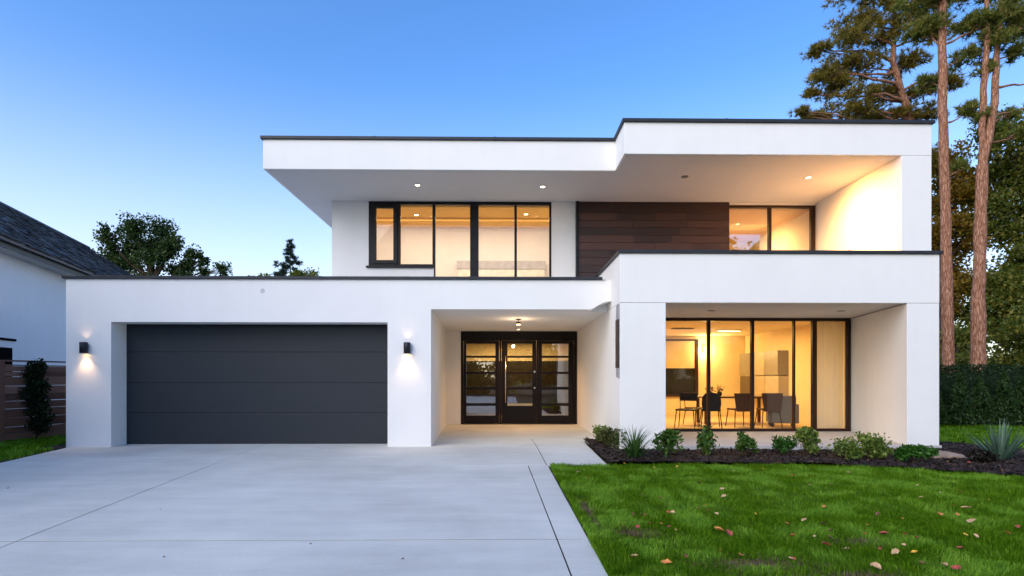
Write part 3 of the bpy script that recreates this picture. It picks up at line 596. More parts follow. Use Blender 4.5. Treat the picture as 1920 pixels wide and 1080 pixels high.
for sx in (-1,1):
    s=MB(); s.box(sx*.31-.045,sx*.31+.045,-.30,.28,.10,.58); s.build('armrest',M['chair_gr'],ac,bevel=.02)
    for sy in (-1,1):
        s=MB(); s.box(sx*.25-.02,sx*.25+.02,sy*.22-.02,sy*.22+.02,0,.10); s.build('leg',M['chair_bk'],ac)
def vase(x,y,label,leafy):
    t=empty('table_vase',(x,y,.847),0,label,'vase','small pots on the dining table')
    s=MB(); s.lathe((0,0,0),[(.001,0),(.045,0),(.07,.05),(.06,.11),(.045,.13)],14); s.build('pot',M['chair_bk'],t)
    if leafy:
        n=60; P=RNG.normal(0,.05,(n,3))+np.array([0,0,.19]); u=unit(RNG.normal(0,1,(n,3)))*.03; v=unit(RNG.normal(0,1,(n,3)))*.018
        np_mesh('foliage',np.stack([P-u,P-v,P+u,P+v],1).reshape(-1,3),np.arange(4*n).reshape(n,4),M['deadleaf'],t)
vase(5.55,15.0,'dark pot with a leafy sprig on the left end of the dining table',True)
vase(5.82,15.05,'dark pot with a drooping sprig right of the first pot on the dining table',True)
s=MB(); s.lathe((6.45,15.05,.847),[(.001,0),(.05,0),(.14,.06),(.15,.075),(.05,.02),(.001,.015)],20); tag(s.build('bowl',M['chair_br']),'brown bowl on the middle of the dining table','bowl')

# ------------------------------------------------------------------ foliage builders
def cards(P,size,asp=.55,up=0.0,fold=.25):
    n=len(P); u=unit(RNG.normal(0,1,(n,3))+np.array([0,0,up])); t=RNG.normal(0,1,(n,3)); v=unit(np.cross(u,t)); w=np.cross(u,v)
    L=(size*RNG.uniform(.6,1.35,n))[:,None]; W=L*asp
    q=np.stack([P-u*L,P-v*W+w*L*fold,P+u*L,P+v*W+w*L*fold],1)
    return q.reshape(-1,3),np.arange(4*n).reshape(n,4)
def blob(c,r,n,sub=14,spread=.34):
    """points of an uneven clump: sub-clumps over an ellipsoid"""
    c=np.array(c,float); r=np.array(r,float)*np.ones(3)
    s=unit(RNG.normal(0,1,(sub,3)))*(RNG.random((sub,1))**.45)*r*.85
    wts=RNG.random(sub)+.25; i=RNG.choice(sub,n,p=wts/wts.sum())
    return c+s[i]+np.clip(RNG.normal(0,1,(n,3)),-1.6,1.6)*spread*r*RNG.uniform(.55,1.15,(sub,1))[i]
def limb(mb,a,b,r0,r1,sag=.0,k=6,jit=.05,n=6):
    a=Vector(a); b=Vector(b); L=(b-a).length; pts=[]; rad=[]
    j=Vector((0,0,0))
    for i in range(n+1):
        t=i/n; p=a.lerp(b,t)+Vector((0,0,-sag*L*4*t*(1-t)))
        if 0<i<n: j+=Vector((random.uniform(-1,1),random.uniform(-1,1),random.uniform(-1,1)))*jit*L/n*2; p+=j*(1-t)
        pts.append(p); rad.append(r0+(r1-r0)*t)
    mb.tube(pts,rad,k,False)
def needles(P,D,L,wd,m=12):
    """tufts: m thin triangles fanning about direction D at each point"""
    n=len(P); P=np.repeat(P,m,0); D=np.repeat(D,m,0)
    d=unit(D*.75+RNG.normal(0,.62,(n*m,3))); s=unit(np.cross(d,RNG.normal(0,1,(n*m,3))))
    l=(L*RNG.uniform(.6,1.2,n*m))[:,None]; V=np.stack([P-s*wd,P+s*wd,P+d*l],1).reshape(-1,3)
    return V,np.arange(3*n*m).reshape(-1,3)

def broad_tree(name,loc,trunk_h,tr,clumps,mat,leaf,per,label,cat='tree',group=None,bm='bark',asp=.6):
    t=empty(name,loc,0,label,cat,group); tk=MB()
    limb(tk,(0,0,-.1),(0,0,trunk_h),tr,tr*.55,jit=.03,k=9)
    Ps=[]
    for (x,y,z,rx,rz) in clumps:
        h0=min(trunk_h,max(trunk_h*.45,z-abs(x)*.8-rz)); limb(tk,(0,0,h0),(x,y,z),tr*.32,tr*.05,sag=.06,jit=.10,n=7,k=6)
        n=int(per*rx*rz); P=blob((x,y,z),(rx,rx*.9,rz),n,sub=max(8,int(10*rx))); Ps.append(P)
        for i in range(5):
            q=P[RNG.integers(n)]; limb(tk,(x*.8,y*.8,z-rz*.5),q,tr*.09,tr*.02,jit=.1,n=4,k=4)
    tk.build('trunk',M[bm],t); V,F=cards(np.concatenate(Ps),leaf,asp); np_mesh('crown',V,F,mat,t); return t

# oak behind the garage roof
oak=[(-2.55,0,8.7,.8,.8),(-1.9,.6,9.5,.95,.85),(-2.7,-.3,9.9,.5,.6),(-.8,-.4,10.1,1.0,.9),(.5,.3,9.9,1.0,.9),(1.4,-.2,9.2,.7,.8),(-1.5,.2,8.2,1.0,.8),(.1,-.5,8.3,1.1,.8),(1.2,.4,7.6,.8,.7),
     (2.4,0,8.7,.6,.45),(3.0,.2,8.4,.4,.5),(-2.5,0,7.5,.9,.8),(-1.0,.4,7.1,1.2,.8),(2.1,-.3,7.2,.7,.5),(4.2,0,7.7,.5,.42),(4.5,.2,7.25,.35,.3),(-2.0,0,5.8,1.6,1.1),(1.0,0,5.8,1.6,1.1),(3.5,.2,6.4,.4,.3),(2.2,.2,8.0,.7,.5),(.9,-.3,8.9,.7,.6),(-.2,.3,9.3,.8,.6),(3.2,0,7.6,.5,.4)]
broad_tree('oak_tree',(-21.75,35,.35),7,.4,oak,M['oak'],.082,1900,'dark leafy tree with a gappy crown rising behind the garage roof')
# spruce
sp=empty('spruce_tree',(-15.2,40,0),0,'small pointed spruce behind the garage roof left of the upper wall','tree'); tk=MB(); limb(tk,(0,0,0),(0,0,11.0),.16,.015,jit=.01,k=6); Ps=[];Ds=[]
for z in np.arange(6.0,10.95,.26):
    rad=(11.1-z)*.56*random.uniform(.75,1.2)
    for i in range(6):
        a=random.uniform(0,6.28); e=np.array([math.cos(a)*rad,math.sin(a)*rad,z-.18*rad+random.uniform(-.05,.2)]); limb(tk,(0,0,z),e,.02,.006,sag=.08,k=4,n=3)
        m=int(5+rad*18); f=RNG.uniform(.25,1.0,m)[:,None]; Ps.append(np.array([0,0,z])*(1-f)+e*f+RNG.normal(0,.05,(m,3))); Ds.append(np.tile(unit(e-np.array([0,0,z])),(m,1)))
tk.build('trunk',M['bark'],sp); V,F=needles(np.concatenate(Ps),np.concatenate(Ds),.2,.02,9); np_mesh('crown',V,F,M['spruce'],sp)
broad_tree('shrub_tree',(-17.4,40,0),7,.12,[(-.5,0,8.25,.5,.35),(.3,0,8.4,.55,.35),(0,0,7.6,1.1,.6)],M['yleaf'],.085,1600,'low treetop just left of the spruce, barely above the garage roof','tree')
broad_tree('shrub_tree',(-13.6,38,0),7,.12,[(-.3,0,8.2,.6,.4),(.6,0,8.35,.7,.4),(1.1,0,7.9,.5,.4),(0,0,7.4,1.3,.6)],M['yleaf'],.085,1600,'rounded treetop between the spruce and the white upper wall','tree')

# pines at the right
def pine(loc,path,tips,label,mat='bark_pine',dens=210,leafm='pine'):
    """path: trunk courses (points, radii); tips: centres of the needle pads with their size"""
    t=empty('pine_tree',loc,0,label,'pine tree','tall pines right of the house'); tk=MB(); spine=[]
    for pth,rd in path:
        pts=[];rs=[]
        for i in range(len(pth)-1):
            a,b=Vector(pth[i]),Vector(pth[i+1]); m=6
            for j in range(m):
                f=j/m; pts.append(a.lerp(b,f)+Vector((random.uniform(-1,1),random.uniform(-1,1),0))*.02); rs.append((rd[i]+(rd[i+1]-rd[i])*f)*random.uniform(.94,1.06))
        pts.append(Vector(pth[-1])); rs.append(rd[-1]); tk.tube(pts,rs,12,False); spine+=pts
    Ps=[];Ds=[]
    for x,z,dy,rr,n in tips:
        b=Vector((x,dy,z)); ok=[q for q in spine if q.z<z-.25] or spine; a=min(ok,key=lambda q:(q-b).length+.25*abs(z-q.z))
        L=(b-a).length; limb(tk,a,b,min(.07,.02+.017*L),.010,sag=random.uniform(-.08,.06),jit=.16,k=6,n=7)
        P=blob(b,(rr,rr,rr*.6),int(dens*n),sub=14,spread=.28); Ps.append(P); D=P-np.array(b)+np.array([0,0,.45]); Ds.append(unit(D))
        for i in range(5): limb(tk,a.lerp(b,random.uniform(.55,.95)),P[RNG.integers(len(P))],.018,.005,jit=.12,k=4,n=4)
    tk.build('trunk',M[mat],t); V,F=needles(np.concatenate(Ps),np.concatenate(Ds),.23,.017,13); np_mesh('crown',V,F,M[leafm],t); return t
# left-hand pine, its top spreading over the roof line
SX=23.0
def bl(px,py,r,n,dy=0,s=45.6,ax=17.0,trunk=None):   # branch tip given in plan metres relative to the pine's foot
    return ((px-ax)*1.0,dy,py,r,n)
tips=[(-5.25,12.2,-.3,.32,.35),(-4.2,12.3,.2,.6,.8),(-4.1,15.0,.3,.5,.6),(-4.15,13.8,-.3,.6,.7),(-3.4,13.5,.4,.85,1.2),(-2.95,15.5,-.2,.85,1.2),(-2.5,16.4,.5,.9,1.3),(-3.2,14.4,.5,.8,1.1),(-2.95,12.6,-.3,.9,1.4),(-2.1,14.4,.4,.9,1.2),(-1.85,12.4,.5,.85,1.2),
      (-1.2,15.7,0,1.0,1.5),(-1.0,13.5,.6,.85,1.1),(-.75,16.4,-.6,1.0,1.5),(-.3,14.6,.5,.8,1.1),(-1.6,17.1,0,1.0,1.5),(.15,13.3,.3,.6,.8),(.45,15.5,-.4,.75,1.0),(1.0,17.4,0,1.2,1.6),(-.7,18.0,0,1.2,1.8),(-2.5,17.6,0,1,1.4),(-.75,12.3,.3,.7,.8),(.15,12.1,-.4,.55,.6),(1.4,13.8,.3,.6,.7),(-4.6,13.1,0,.35,.35),(.5,10.6,.3,.6,.7)]
pine((17.3,23,0),[([(0,0,-.1),(.05,0,4),(0,0,9),(-.4,0,12),(-1.1,.1,14.5),(-1.0,0,18.4)],[.24,.2,.17,.15,.11,.03])],tips,'broad bushy pine whose crown spreads over the right end of the roof',leafm='pine_flare')
tipsA=[(-.5,13.5,.3,.75,1.0),(1.1,13.3,-.3,.75,1.0),(.2,14.9,0,1.0,1.5),(.8,10.6,.2,.4,.35),(.6,12.4,.2,.5,.5),(-.4,11.7,.4,.42,.4),(-.9,14.4,.2,.8,1.0),(.45,8.6,.2,.3,.2)]
pine((15.28,19,0),[([(0,0,-.1),(-.03,0,2),(-.12,0,6),(-.22,0,10),(-.26,0,14),(-.26,0,17)],[.225,.195,.165,.14,.12,.09])],tipsA,'straight pine trunk standing nearest the house corner behind the hedge')
tipsB=[(1.3,13.4,.2,.7,1.0),(.8,12.7,0,.55,.7),(1.45,12.4,.3,.42,.4),(.6,11.9,.3,.42,.4),(.35,10.2,.2,.35,.3),(1.3,10.3,.2,.3,.25),(1.15,14.2,0,.9,1.3),(.05,13.4,.3,.5,.6),(1.6,9.6,.2,.28,.22),(2.2,13.5,0,.8,1.1),(2.3,11.4,.2,.12,.02),(2.0,10.6,.3,.1,.02)]
pine((15.92,18.6,0),[([(0,0,-.1),(.0,0,3),(.06,0,5.5),(.16,0,8.5)],[.235,.21,.18,.16]),([(.16,0,8.4),(.55,0,10.5),(.72,.05,12.4),(.85,0,15)],[.13,.11,.09,.05]),([(.16,0,8.3),(.2,.05,9.8),(.34,.1,11.6),(.4,.1,13),(.3,0,15)],[.115,.10,.095,.08,.05])],tipsB,'forked pine trunk right of the straight one, splitting in two above the roof line')
# broad trees behind the pines
def clumpset(n,xr,zr,rr,seed,ymul=.8):
    rn=random.Random(seed); return [(rn.uniform(*xr),rn.uniform(-ymul,ymul),rn.uniform(*zr),r:=rn.uniform(*rr),r*rn.uniform(.7,1)) for _ in range(n)]
broad_tree('warm_toned_tree',(20.6,26,0),9,.25,clumpset(40,(-1.9,1.4),(2.2,12.2),(.6,1.05),3),M['glowleaf'],.075,1700,'leafy tree with an orange glow painted into its leaves seen between the house corner and the pine trunks','tree','leafy trees behind the hedge')
broad_tree('leafy_tree',(23.3,24.5,0),9,.3,clumpset(34,(-1.7,2.6),(3.0,12.6),(.7,1.2),4),M['yleaf'],.078,1700,'tall green leafy tree with yellowing leaves at the right edge of the photo','tree','leafy trees behind the hedge')
broad_tree('leafy_tree',(21.9,22.0,0),3.5,.18,clumpset(22,(-2.0,3.2),(1.3,4.6),(.6,1.0),6)+[(-2.0,0,2.0,.7,.6),(-1.5,.3,2.9,.7,.6),(-1.1,-.2,1.7,.7,.6),(-.4,.2,2.4,.8,.6),(-2.5,.2,3.1,.6,.5)],M['yleaf'],.075,1700,'lower dark green tree just above the hedge right of the pine trunks','tree','leafy trees behind the hedge')
broad_tree('warm_toned_tree',(17.6,21.5,0),2.5,.12,clumpset(9,(-.9,1.3),(1.2,3.2),(.5,.8),8),M['yleaf'],.065,1800,'bushy understorey tree at the foot of the pines behind the hedge','tree','leafy trees behind the hedge')

# hedge and arborvitae
hd=empty('clipped_hedge',(15.5,16.4,0),R(1.5),'dark clipped evergreen hedge along the side garden','hedge')
n=26000; P=np.stack([RNG.uniform(-4.2,5,n),RNG.normal(0,.28,n),RNG.uniform(.05,1.68,n)],1); P[:,2]+=.08*vnoise(P[:,0]+9,P[:,1]*0,1.5,2)*(P[:,2]>1.3)
V,F=cards(P,.042,.5,.4); np_mesh('foliage',V,F,M['hedge'],hd)
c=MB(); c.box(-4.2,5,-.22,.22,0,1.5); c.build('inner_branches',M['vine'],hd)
def arbor(x,y,h,w,label):
    t=empty('arborvitae',(x,y,0),0,label,'conifer shrub','arborvitae in front of the hedge')
    n=2600; z=RNG.random(n)**1.15; a=RNG.uniform(0,6.28,n); rr=w*.5*(1-z)**.7*(.75+.35*RNG.random(n))*(1+.18*np.sin(a*5+z*9))
    P=np.stack([np.cos(a)*rr,np.sin(a)*rr,.12+z*(h-.12)],1); V,F=cards(P,.045,.42,1.4); np_mesh('foliage',V,F,M['arbor'],t)
    s=MB(); s.tube([(0,0,0),(0,0,h*.85)],[.035,.01],6); s.build('stem',M['bark'],t)
names=['small arborvitae at the house corner end of the hedge','second arborvitae from the house corner, a little taller and pointed','arborvitae standing below the forked pine trunk','arborvitae left of the yucca in front of the hedge','tall arborvitae straight behind the yucca','arborvitae at the right edge of the photo']
for (x,y,h,wd),l in zip([(11.85,15.3,1.25,.6),(12.5,15.2,1.45,.62),(13.15,15.3,1.35,.66),(13.75,15.2,1.5,.62),(14.3,15.2,1.4,.66),(14.9,15.1,1.6,.7)],names): arbor(x,y,h,wd,l)

# planting bed
def shrub(name,x,y,h,w,mat,label,leaf=.035,n=900,asp=.5,up=.6,lobes=None,stems=7,open_=.30):
    z0=.03; t=empty(name,(x,y,z0),0,label,'shrub','shrubs in the mulch bed')
    lobes=lobes or [(0,0,.55,.5,.42)]
    Ps=[]; s=MB()
    for (lx,ly,lz,lr,lh) in lobes:
        c=(lx*w,ly*w,lz*h); P=blob(c,(lr*w,lr*w,lh*h),int(n/len(lobes)),sub=20,spread=open_); P[:,2]=np.clip(P[:,2],.03,None); Ps.append(P)
        for i in range(stems): limb(s,(lx*w*.4+random.uniform(-.03,.03),random.uniform(-.03,.03),0),P[RNG.integers(len(P))],.006,.003,jit=.15,n=4,k=4)
    s.build('stems',M['bark'],t); V,F=cards(np.concatenate(Ps),leaf,asp,up); np_mesh('foliage',V,F,mat,t); return t
def blades(name,x,y,h,spread,mat,label,n,wd,cat,arch=.5,group=None,stiff=False,part='blades'):
    t=empty(name,(x,y,.02),random.uniform(0,3),label,cat,group); m=MB(); 
    for i in range(n):
        a=random.uniform(0,6.283); el=random.uniform(.15,1.0)**(.8) ; L=h*random.uniform(.75,1.15); d=Vector((math.cos(a),math.sin(a),0)); sd=Vector((-d.y,d.x,0))
        tilt=(1-el)*1.25; p=d*random.uniform(0,.06); pts=[]; ang=tilt; K=5
        for j in range(K+1):
            f=j/K; wv=wd*(1-f)**.7*(.7+.6*min(f*4,1)) if j<K else .0006
            pts.append((p-sd*wv,p+sd*wv)); ang+=arch*(f+.15)*random.uniform(.2,.5)*(1 if not stiff else .25); p=p+(d*math.sin(ang)+Vector((0,0,1))*math.cos(ang))*L/K
            p.z=max(p.z,.012)
        vs=[q for pr in pts for q in pr]; m.add(vs,[(2*j,2*j+1,2*j+3,2*j+2) for j in range(K)],True)
    m.build(part,mat,t); return t
shrub('bushy_shrub',1.95,11.1,.42,.46,M['shrub2'],'small leafy shrub at the porch corner, first in the mulch bed',.035,800)
shrub('bushy_shrub',2.02,10.35,.40,.52,M['bronze'],'yellowish brown shrub beside the porch corner, left of the spiky grass plant',.035,900)
blades('grassy_plant',2.12,9.1,.62,.7,M['blade'],'spiky dark green grassy plant in front of the left pier',120,.010,'plant',.9)
shrub('leafy_shrub',2.78,9.35,.50,.46,M['shrub'],'glossy dark green shrub at the right corner of the left pier',.050,620,.42,.3)
shrub('upright_shrub',3.42,9.45,.47,.34,M['shrub'],'narrow upright shrub in front of the thin metal chair window',.048,480,.36,1.2)
shrub('round_shrub',4.05,9.35,.41,.50,M['shrub'],'dense rounded green shrub below the second glass pane',.027,1700,.6,.5,[(0,0,.52,.42,.42)],7,.22)
shrub('small_shrub',4.80,9.45,.34,.36,M['shrub3'],'small spiky-leaved shrub left of the pale open shrub',.045,360,.34,1.2)
shrub('open_shrub',5.12,9.35,.50,.44,M['shrub2'],'pale green open shrub below the narrow glass pane',.036,700,.5,.8,[(-.1,0,.72,.36,.25),(.15,0,.4,.36,.3)])
shrub('wide_shrub',5.74,8.9,.46,.80,M['shrub2'],'wide two-lobed green shrub below the curtained glass pane',.032,2000,.5,.6,[(-.28,0,.42,.26,.38),(.12,0,.6,.32,.42),(.36,0,.38,.2,.34)])
shrub('low_shrub',6.34,8.55,.33,.54,M['shrub3'],'low bright green mounded shrub in front of the right pier',.034,1500,.45,.8,[(0,0,.48,.46,.42)],7,.22)
shrub('withered_plant',7.32,8.5,.21,.34,M['deadleaf'],'dark withered plant between the flagstone and the yucca',.028,900)
blades('yucca',7.85,8.75,.62,.66,M['yucca'],'blue-green yucca with long sword-shaped leaves at the right end of the bed',95,.019,'plant',.25,None,True)
blades('weed_tuft',2.62,9.05,.32,.3,M['blade'],'thin sprig of grass sprouting between the grassy plant and the glossy shrub',14,.004,'plant',.9)
# flagstone
bm=bmesh.new(); ol=[(-.32,-.12),(-.12,-.16),(.12,-.17),(.34,-.13),(.37,.05),(.22,.16),(.02,.2),(-.14,.24),(-.27,.13)]
vb=[bm.verts.new((x,y,-.04)) for x,y in ol]; vt=[bm.verts.new((x*.94,y*.92,.045+.05*max(0,y+.05)+random.uniform(-.008,.012))) for x,y in ol]; ctr=bm.verts.new((-.06,.05,.085))
for i in range(9): j=(i+1)%9; bm.faces.new((vb[i],vb[j],vt[j],vt[i])); bm.faces.new((vt[i],vt[j],ctr))
bmesh.ops.subdivide_edges(bm,edges=bm.edges[:],cuts=2,use_grid_fill=True)
for v in bm.verts: v.co+=Vector(mnoise.noise_vector(v.co*6))*.014
me=bpy.data.meshes.new('flagstone'); bm.to_mesh(me); bm.free(); me.materials.append(M['rock'])
o=bpy.data.objects.new('flagstone',me); link(o); o.location=(7.15,9.05,.07); o.rotation_euler=(R(4),R(6),R(-6)); tag(o,'flat tan flagstone lying on the mulch left of the yucca','stone')

# ------------------------------------------------------------------ fallen leaves
def leafmesh(seed):
    rn=random.Random(seed); bm=bmesh.new(); K=6; rows_=[]
    cu=rn.uniform(.2,.6); tw=rn.uniform(-.5,.5)
    for i in range(K+1):
        f=i/K; wv=.42*math.sin(math.pi*min(1,max(.02,f**.8)))*(.8+.2*rn.random()); zc=cu*(f-.5)**2*1.3
        rows_.append([bm.verts.new((f-.5,s*wv,zc+abs(s)*wv*rn.uniform(.3,.8)+tw*s*wv*(f-.5))) for s in (-1,-.5,0,.5,1)])
    for i in range(K):
        for j in range(4): bm.faces.new((rows_[i][j],rows_[i][j+1],rows_[i+1][j+1],rows_[i+1][j]))
    me=bpy.data.meshes.new('fallen_leaf'); bm.to_mesh(me); bm.free()
    me.polygons.foreach_set('use_smooth',[True]*len(me.polygons)); return me
LC={'y':((.62,.36,.05),'small yellow fallen leaf lying in the lawn','small yellow leaves on the lawn'),'o':((.50,.20,.06),'small orange fallen leaf lying in the lawn','small orange leaves on the lawn'),
    't':((.52,.34,.18),'tan dry fallen leaf lying in the lawn','tan leaves on the lawn'),'r':((.33,.075,.055),'reddish fallen leaf lying in the lawn','reddish leaves on the lawn'),'b':((.17,.085,.05),'brown curled fallen leaf lying in the lawn','brown leaves on the lawn')}
LMESH={}
for kx,(c,l,gname) in LC.items():
    mt=plain('leaf_colour_'+kx,c,.7,0,.3,3)
    for s in range(4):
        me=leafmesh(s*7+ord(kx)); me.materials.append(mt); LMESH[kx,s]=me
LEAVES=[(1.82,8.47,'y',1),(2.53,8.15,'y',1),(2.17,8.07,'y',1),(1.02,7.7,'t',1.5),(1.08,7.28,'o',1),(3.2,7.76,'t',1),(3.69,7.94,'y',1),(3.82,7.37,'o',1.6),(2.4,6.85,'b',1.5),(2.54,6.49,'t',1.5),(2.4,6.08,'t',1.6),(1.52,6.13,'b',1),(1.69,6.04,'r',1),(1.33,6.38,'t',0.8),(2.04,5.65,'y',1),(1.93,5.55,'r',0.8),(1.99,5.45,'r',1),(2.03,5.32,'t',1.5),(1.58,5.38,'r',1),(1.63,5.38,'t',1.1),(1.23,5.32,'r',1),(1.31,5.34,'t',0.8),(1.33,5.28,'r',0.8),(2.21,4.97,'b',1),(2.4,5.32,'y',0.8),(2.52,4.94,'o',1.1),(0.83,4.96,'t',2.2),(1.04,4.86,'r',0.9),(1.16,4.85,'r',1.4),(1.3,4.98,'r',0.7),(1.4,4.97,'o',0.7),(1.44,4.86,'r',0.9),(1.47,4.76,'t',0.8),(1.83,4.75,'o',2.2),(1.87,4.63,'r',1.6),(2.38,4.58,'o',1.3),(1.63,4.19,'y',1.1),(1.73,4.07,'o',1.3),(1.32,4.05,'r',1.5),(1.14,3.9,'o',1.7),(0.95,4.06,'t',1.5),(2.06,3.99,'t',1),(4.72,7.6,'t',1.2),(3.99,6.79,'b',0.9),(3.7,6.72,'t',1),(3.57,6.44,'b',1),(5.0,6.7,'t',0.8),(5.23,6.35,'o',1),(4.93,6.26,'t',0.9),(4.54,6.03,'t',1),(5.77,7.16,'t',0.8),(3.22,5.59,'o',1),(4.57,5.64,'o',1),(4.6,5.51,'t',1.7),(4.3,5.25,'o',1),(3.54,5.26,'b',1.8),(4.12,5.25,'o',2.2),(3.67,5.11,'o',1.2),(2.73,5.05,'t',1.5),(4.22,4.99,'t',1.7),(4.42,5.09,'b',1),(2.85,4.95,'b',1.2),(2.78,4.72,'b',1.4),(4.48,4.82,'r',1),(4.22,4.63,'o',1.1),(3.01,4.63,'o',1),(3.17,4.62,'r',1.6),(3.33,4.6,'r',1),(3.35,4.51,'r',1.4),(3.82,4.58,'y',1.1),(3.88,4.55,'t',1.1),(2.65,4.52,'b',1.5),(2.55,4.56,'t',0.8),(2.51,4.33,'r',1.6),(3.48,4.22,'r',1.4),(2.59,4.21,'t',1.2),(2.85,4.21,'r',1),(3.11,4.31,'t',0.9),(3.06,4.13,'y',1.1),(2.91,4.13,'t',1.9),(5.17,5.9,'y',0.8),(2.08,3.99,'r',1),(2.55,3.8,'t',2.1),(2.92,3.87,'t',1.7),(3.05,3.83,'t',1.7),(3.08,3.77,'r',1.4),(3.21,4.9,'o',0.8)]
def fallen(x,y,z,c,s,label,group):
    o=bpy.data.objects.new('fallen_leaf',LMESH[c,random.randrange(4)]); link(o)
    sc=.046*s*random.uniform(.85,1.15); o.scale=(sc,sc*random.uniform(.6,1.0),sc); o.location=(x,y,z)
    o.rotation_euler=(random.uniform(-.5,.5),random.uniform(-.45,.45),random.uniform(0,6.28)); tag(o,label,'leaf',group)
big={(.83,4.96):'large tan curled leaf near the driveway edge of the lawn',(1.83,4.75):'large orange leaf standing upright in the lawn left of a red leaf',(4.12,5.25):'large folded orange leaf at the right of the lawn',(2.55,3.8):'large tan leaf at the bottom edge of the photo'}
for x,y,c,s in LEAVES: fallen(x,y,.048,c,s*1.0,big.get((x,y),LC[c][1]),None if (x,y) in big else LC[c][2])
for (x,y),c,s,l in [((6.83,7.59),'o',1,'orange leaf on the mulch edge in front of the yucca'),((6.96,8.28),'r',1.2,'reddish leaf on the mulch between flagstone and yucca'),((6.22,8.62),'t',1.4,'tan leaf on the mulch beside the low bright shrub'),((6.73,8.40),'t',1.1,'tan scrap on the mulch below the flagstone'),((5.37,8.71),'y',.9,'yellow scrap on the mulch left of the wide shrub')]: fallen(x,y,.075,c,s,l,None)
for (x,y) in [(-6.01,6.87),(-3.51,5.77),(-2.54,4.22),(-1.56,4.54),(-.75,4.16)]: fallen(x,y,.008,'b',.6,'tiny dry brown leaf lying on the bare concrete driveway','specks of leaf on the driveway')

# ------------------------------------------------------------------ fence and climbing shrub
fx,fy=-10.29,11.58; fdir=math.atan2(12.8-11.58,-9.91+10.29)
fe=empty('wood_fence',(fx,fy,0),fdir,'weathered horizontal-board wooden fence left of the garage','fence')
s=MB(); rf=random.Random(3); z=.06
while z<1.60:
    hh=rf.choice((.11,.13,.16,.19)); 
    for x0,x1 in ((-1.9,-.02),(.05,.60),(.60,1.55)):
        a=rf.uniform(0,.010); s.box(x0+.002,x1-.002,-.012-a,.012-a*.5,z+rf.uniform(0,.008),min(1.62,z+hh-rf.choice((-.004,0,.001,.003,.008))))
    z+=hh
s.build('boards',M['fence'],fe)
for x in (-1.92,.0,1.6):
    s=MB(); s.box(x-.05,x+.05,-.065,.03,0,1.68); s.build('post',M['fence'],fe,bevel=.005)
s=MB(); s.box(-2,1.65,-.05,.045,1.683,1.715); s.build('top_rail',M['fence'],fe,bevel=.004)
for zz in (1.42,1.12,1.05,.93,.80):
    s=MB(); s.box(.30,.46,-.030,-.026,zz,zz+.022); s.build('gap_glint',M['steel'],fe)  # steel slips stand in for bright glints at the board gaps
vn=empty('climbing_shrub',(-9.95,12.05,0),0,'dark narrow climbing shrub against the wooden fence','shrub')
s=MB(); limb(s,(0,0,-.02),(.02,0,1.5),.022,.008,k=6); s.build('stem',M['bark'],vn)
Ps=[blob((.02*math.sin(z*5)+(.08 if z<.7 else (-.05 if z>1.3 else .02)),0,z),(.24 if z<1.2 else .17,.16,.16),620,sub=14,spread=.35) for z in (.32,.5,.68,.86,1.02,1.18,1.34,1.50,1.6)]
V,F=cards(np.concatenate(Ps),.032,.55,.2); np_mesh('foliage',V,F,M['vine'],vn)

# ------------------------------------------------------------------ neighbour's house
U2=Vector((-.27,.963,0)).normalized(); ang=math.atan2(U2.y,U2.x)
nh=empty('neighbour_house',(-12.6,14,0),ang-R(90),'neighbouring pale house with a dark shingled roof at the left edge','house')
# local frame: +y runs back along the wall, +x points towards the drive
s=MB(); s.box(-.3,0,-12,16,-.1,4.5); s.box(-8.2,-.3,15.7,16,-.1,4.5); s.box(-8.2,-.3,-12,-11.7,-.1,4.5); s.build('wall',M['nstucco'],nh)
s=MB(); s.box(-.1,.46,-12.5,16.5,4.50,4.53); s.build('eave_soffit',M['soffit'],nh)
s=MB(); s.box(.46,.50,-12.5,16.5,4.47,4.66); s.build('fascia',M['frame'],nh)
s=MB(); s.box(.501,.60,-12.5,16.5,4.60,4.72); s.build('gutter',plain('gutter_metal',(.12,.11,.12),.5,.2),nh,bevel=.01)
rise,run=3.2,4.8; sl_=math.hypot(rise,run); dirv=Vector((-run/sl_,0,rise/sl_)); nv=Vector((rise/sl_,0,run/sl_)); e0=Vector((.60,0,4.70))
s=MB(); s.add([tuple(e0+Vector((0,-12.5,0))),tuple(e0+Vector((0,16.5,0))),tuple(e0+dirv*sl_+Vector((0,16.5,0))),tuple(e0+dirv*sl_+Vector((0,-12.5,0))),(.3,-12.5,4.54),(.3,16.5,4.54),(-8.6,16.5,4.54),(-8.6,-12.5,4.54)],[(0,1,2,3),(4,7,6,5),(0,4,5,1),(3,2,6,7),(0,3,7,4),(1,5,6,2)])
rfm=s.build('roof',M['shingle'],nh)
s=MB(); rr=random.Random(8); cr=.26; d0=-.06; 
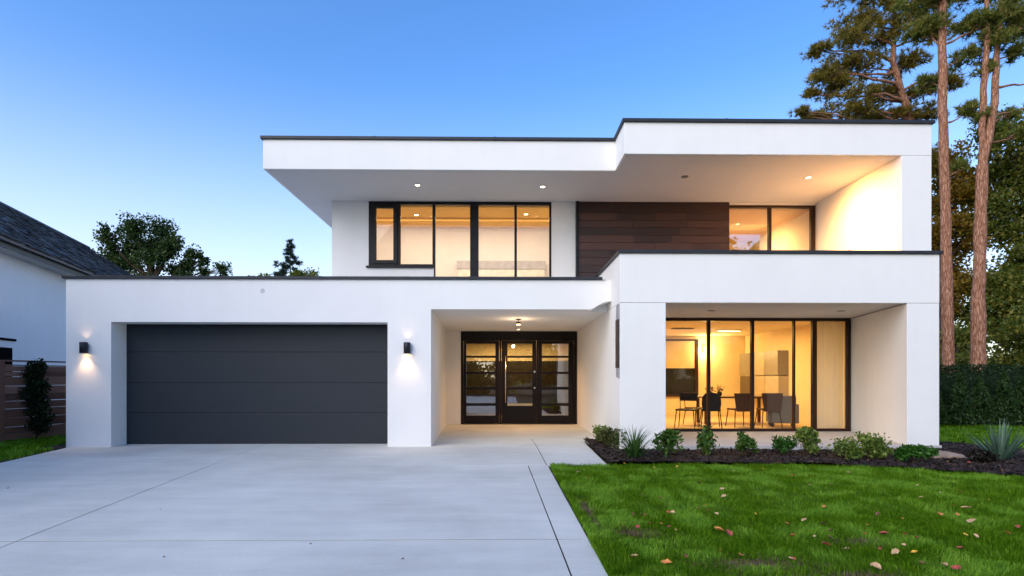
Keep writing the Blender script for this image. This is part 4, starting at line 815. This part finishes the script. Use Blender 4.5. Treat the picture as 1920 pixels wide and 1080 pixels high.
while d0<sl_-.05:
    y=-6+rr.uniform(-.3,0)
    while y<16.5:
        wd=rr.uniform(.22,.45); lf=rr.uniform(.03,.075); base=e0+dirv*d0; tip=e0+dirv*min(d0+cr*1.25,sl_+.03)
        a=base+nv*lf; bq=tip+nv*.012; sk=rr.uniform(-.02,.02)
        s.add([(a.x,y+.004,a.z),(a.x,y+wd-.004,a.z+sk*.2),(bq.x,y+wd-.004,bq.z),(bq.x,y+.004,bq.z),(a.x-nv.x*.03,y+.004,a.z-.03),(a.x-nv.x*.03,y+wd-.004,a.z-.03)],[(0,1,2,3),(0,4,5,1)]); y+=wd
    d0+=cr
s.build('shingles',M['shingle'],nh)
s=MB(); p=e0+dirv*sl_; s.tube([(p.x,-12.5,p.z+.02),(p.x,16.5,p.z+.02)],.09,8); s.build('ridge_cap',M['shingle'],nh)
nb=plain('matt_black_frame',(.008,.008,.009),.95,0,.1,8,spec=0)
s=MB(); s.box(0,.012,-1.6,.80,1.15,2.12); w_=s.build('window',nb,nh); s=MB(); s.box(.013,.018,-1.5,.70,1.25,2.03); s.build('pane',nb,w_)
s=MB(); s.box(0,.03,-1.7,.95,2.30,2.36); s.build('window_hood',nb,nh)

# ------------------------------------------------------------------ the far side of the street, mirrored in the door glass
tl=[]; rn=random.Random(12)
Ps=[blob((rn.uniform(-16,18),-16+rn.uniform(-2,2),rn.uniform(.4,3.6)),(1.5,1.2,1.0),700,sub=16) for _ in range(60)]+[blob((rn.uniform(-5,7),-17+rn.uniform(-1,1),rn.uniform(3.2,5.6)),(1.3,1.0,1.0),700,sub=16) for _ in range(16)]+[blob((rn.uniform(15.5,25),-17+rn.uniform(-1.5,1.5),rn.uniform(1,11.5)),(1.6,1.3,1.3),600,sub=16) for _ in range(34)]
V,F=cards(np.concatenate(Ps),.17,.6); tag(np_mesh('far_treeline',V,F,foliage('far_tree_leaves',[(.1,(.04,.09,.015)),(.9,(.16,.26,.05))],.6)),'mass of green trees across the street mirrored in the entrance door','trees',kind='stuff')
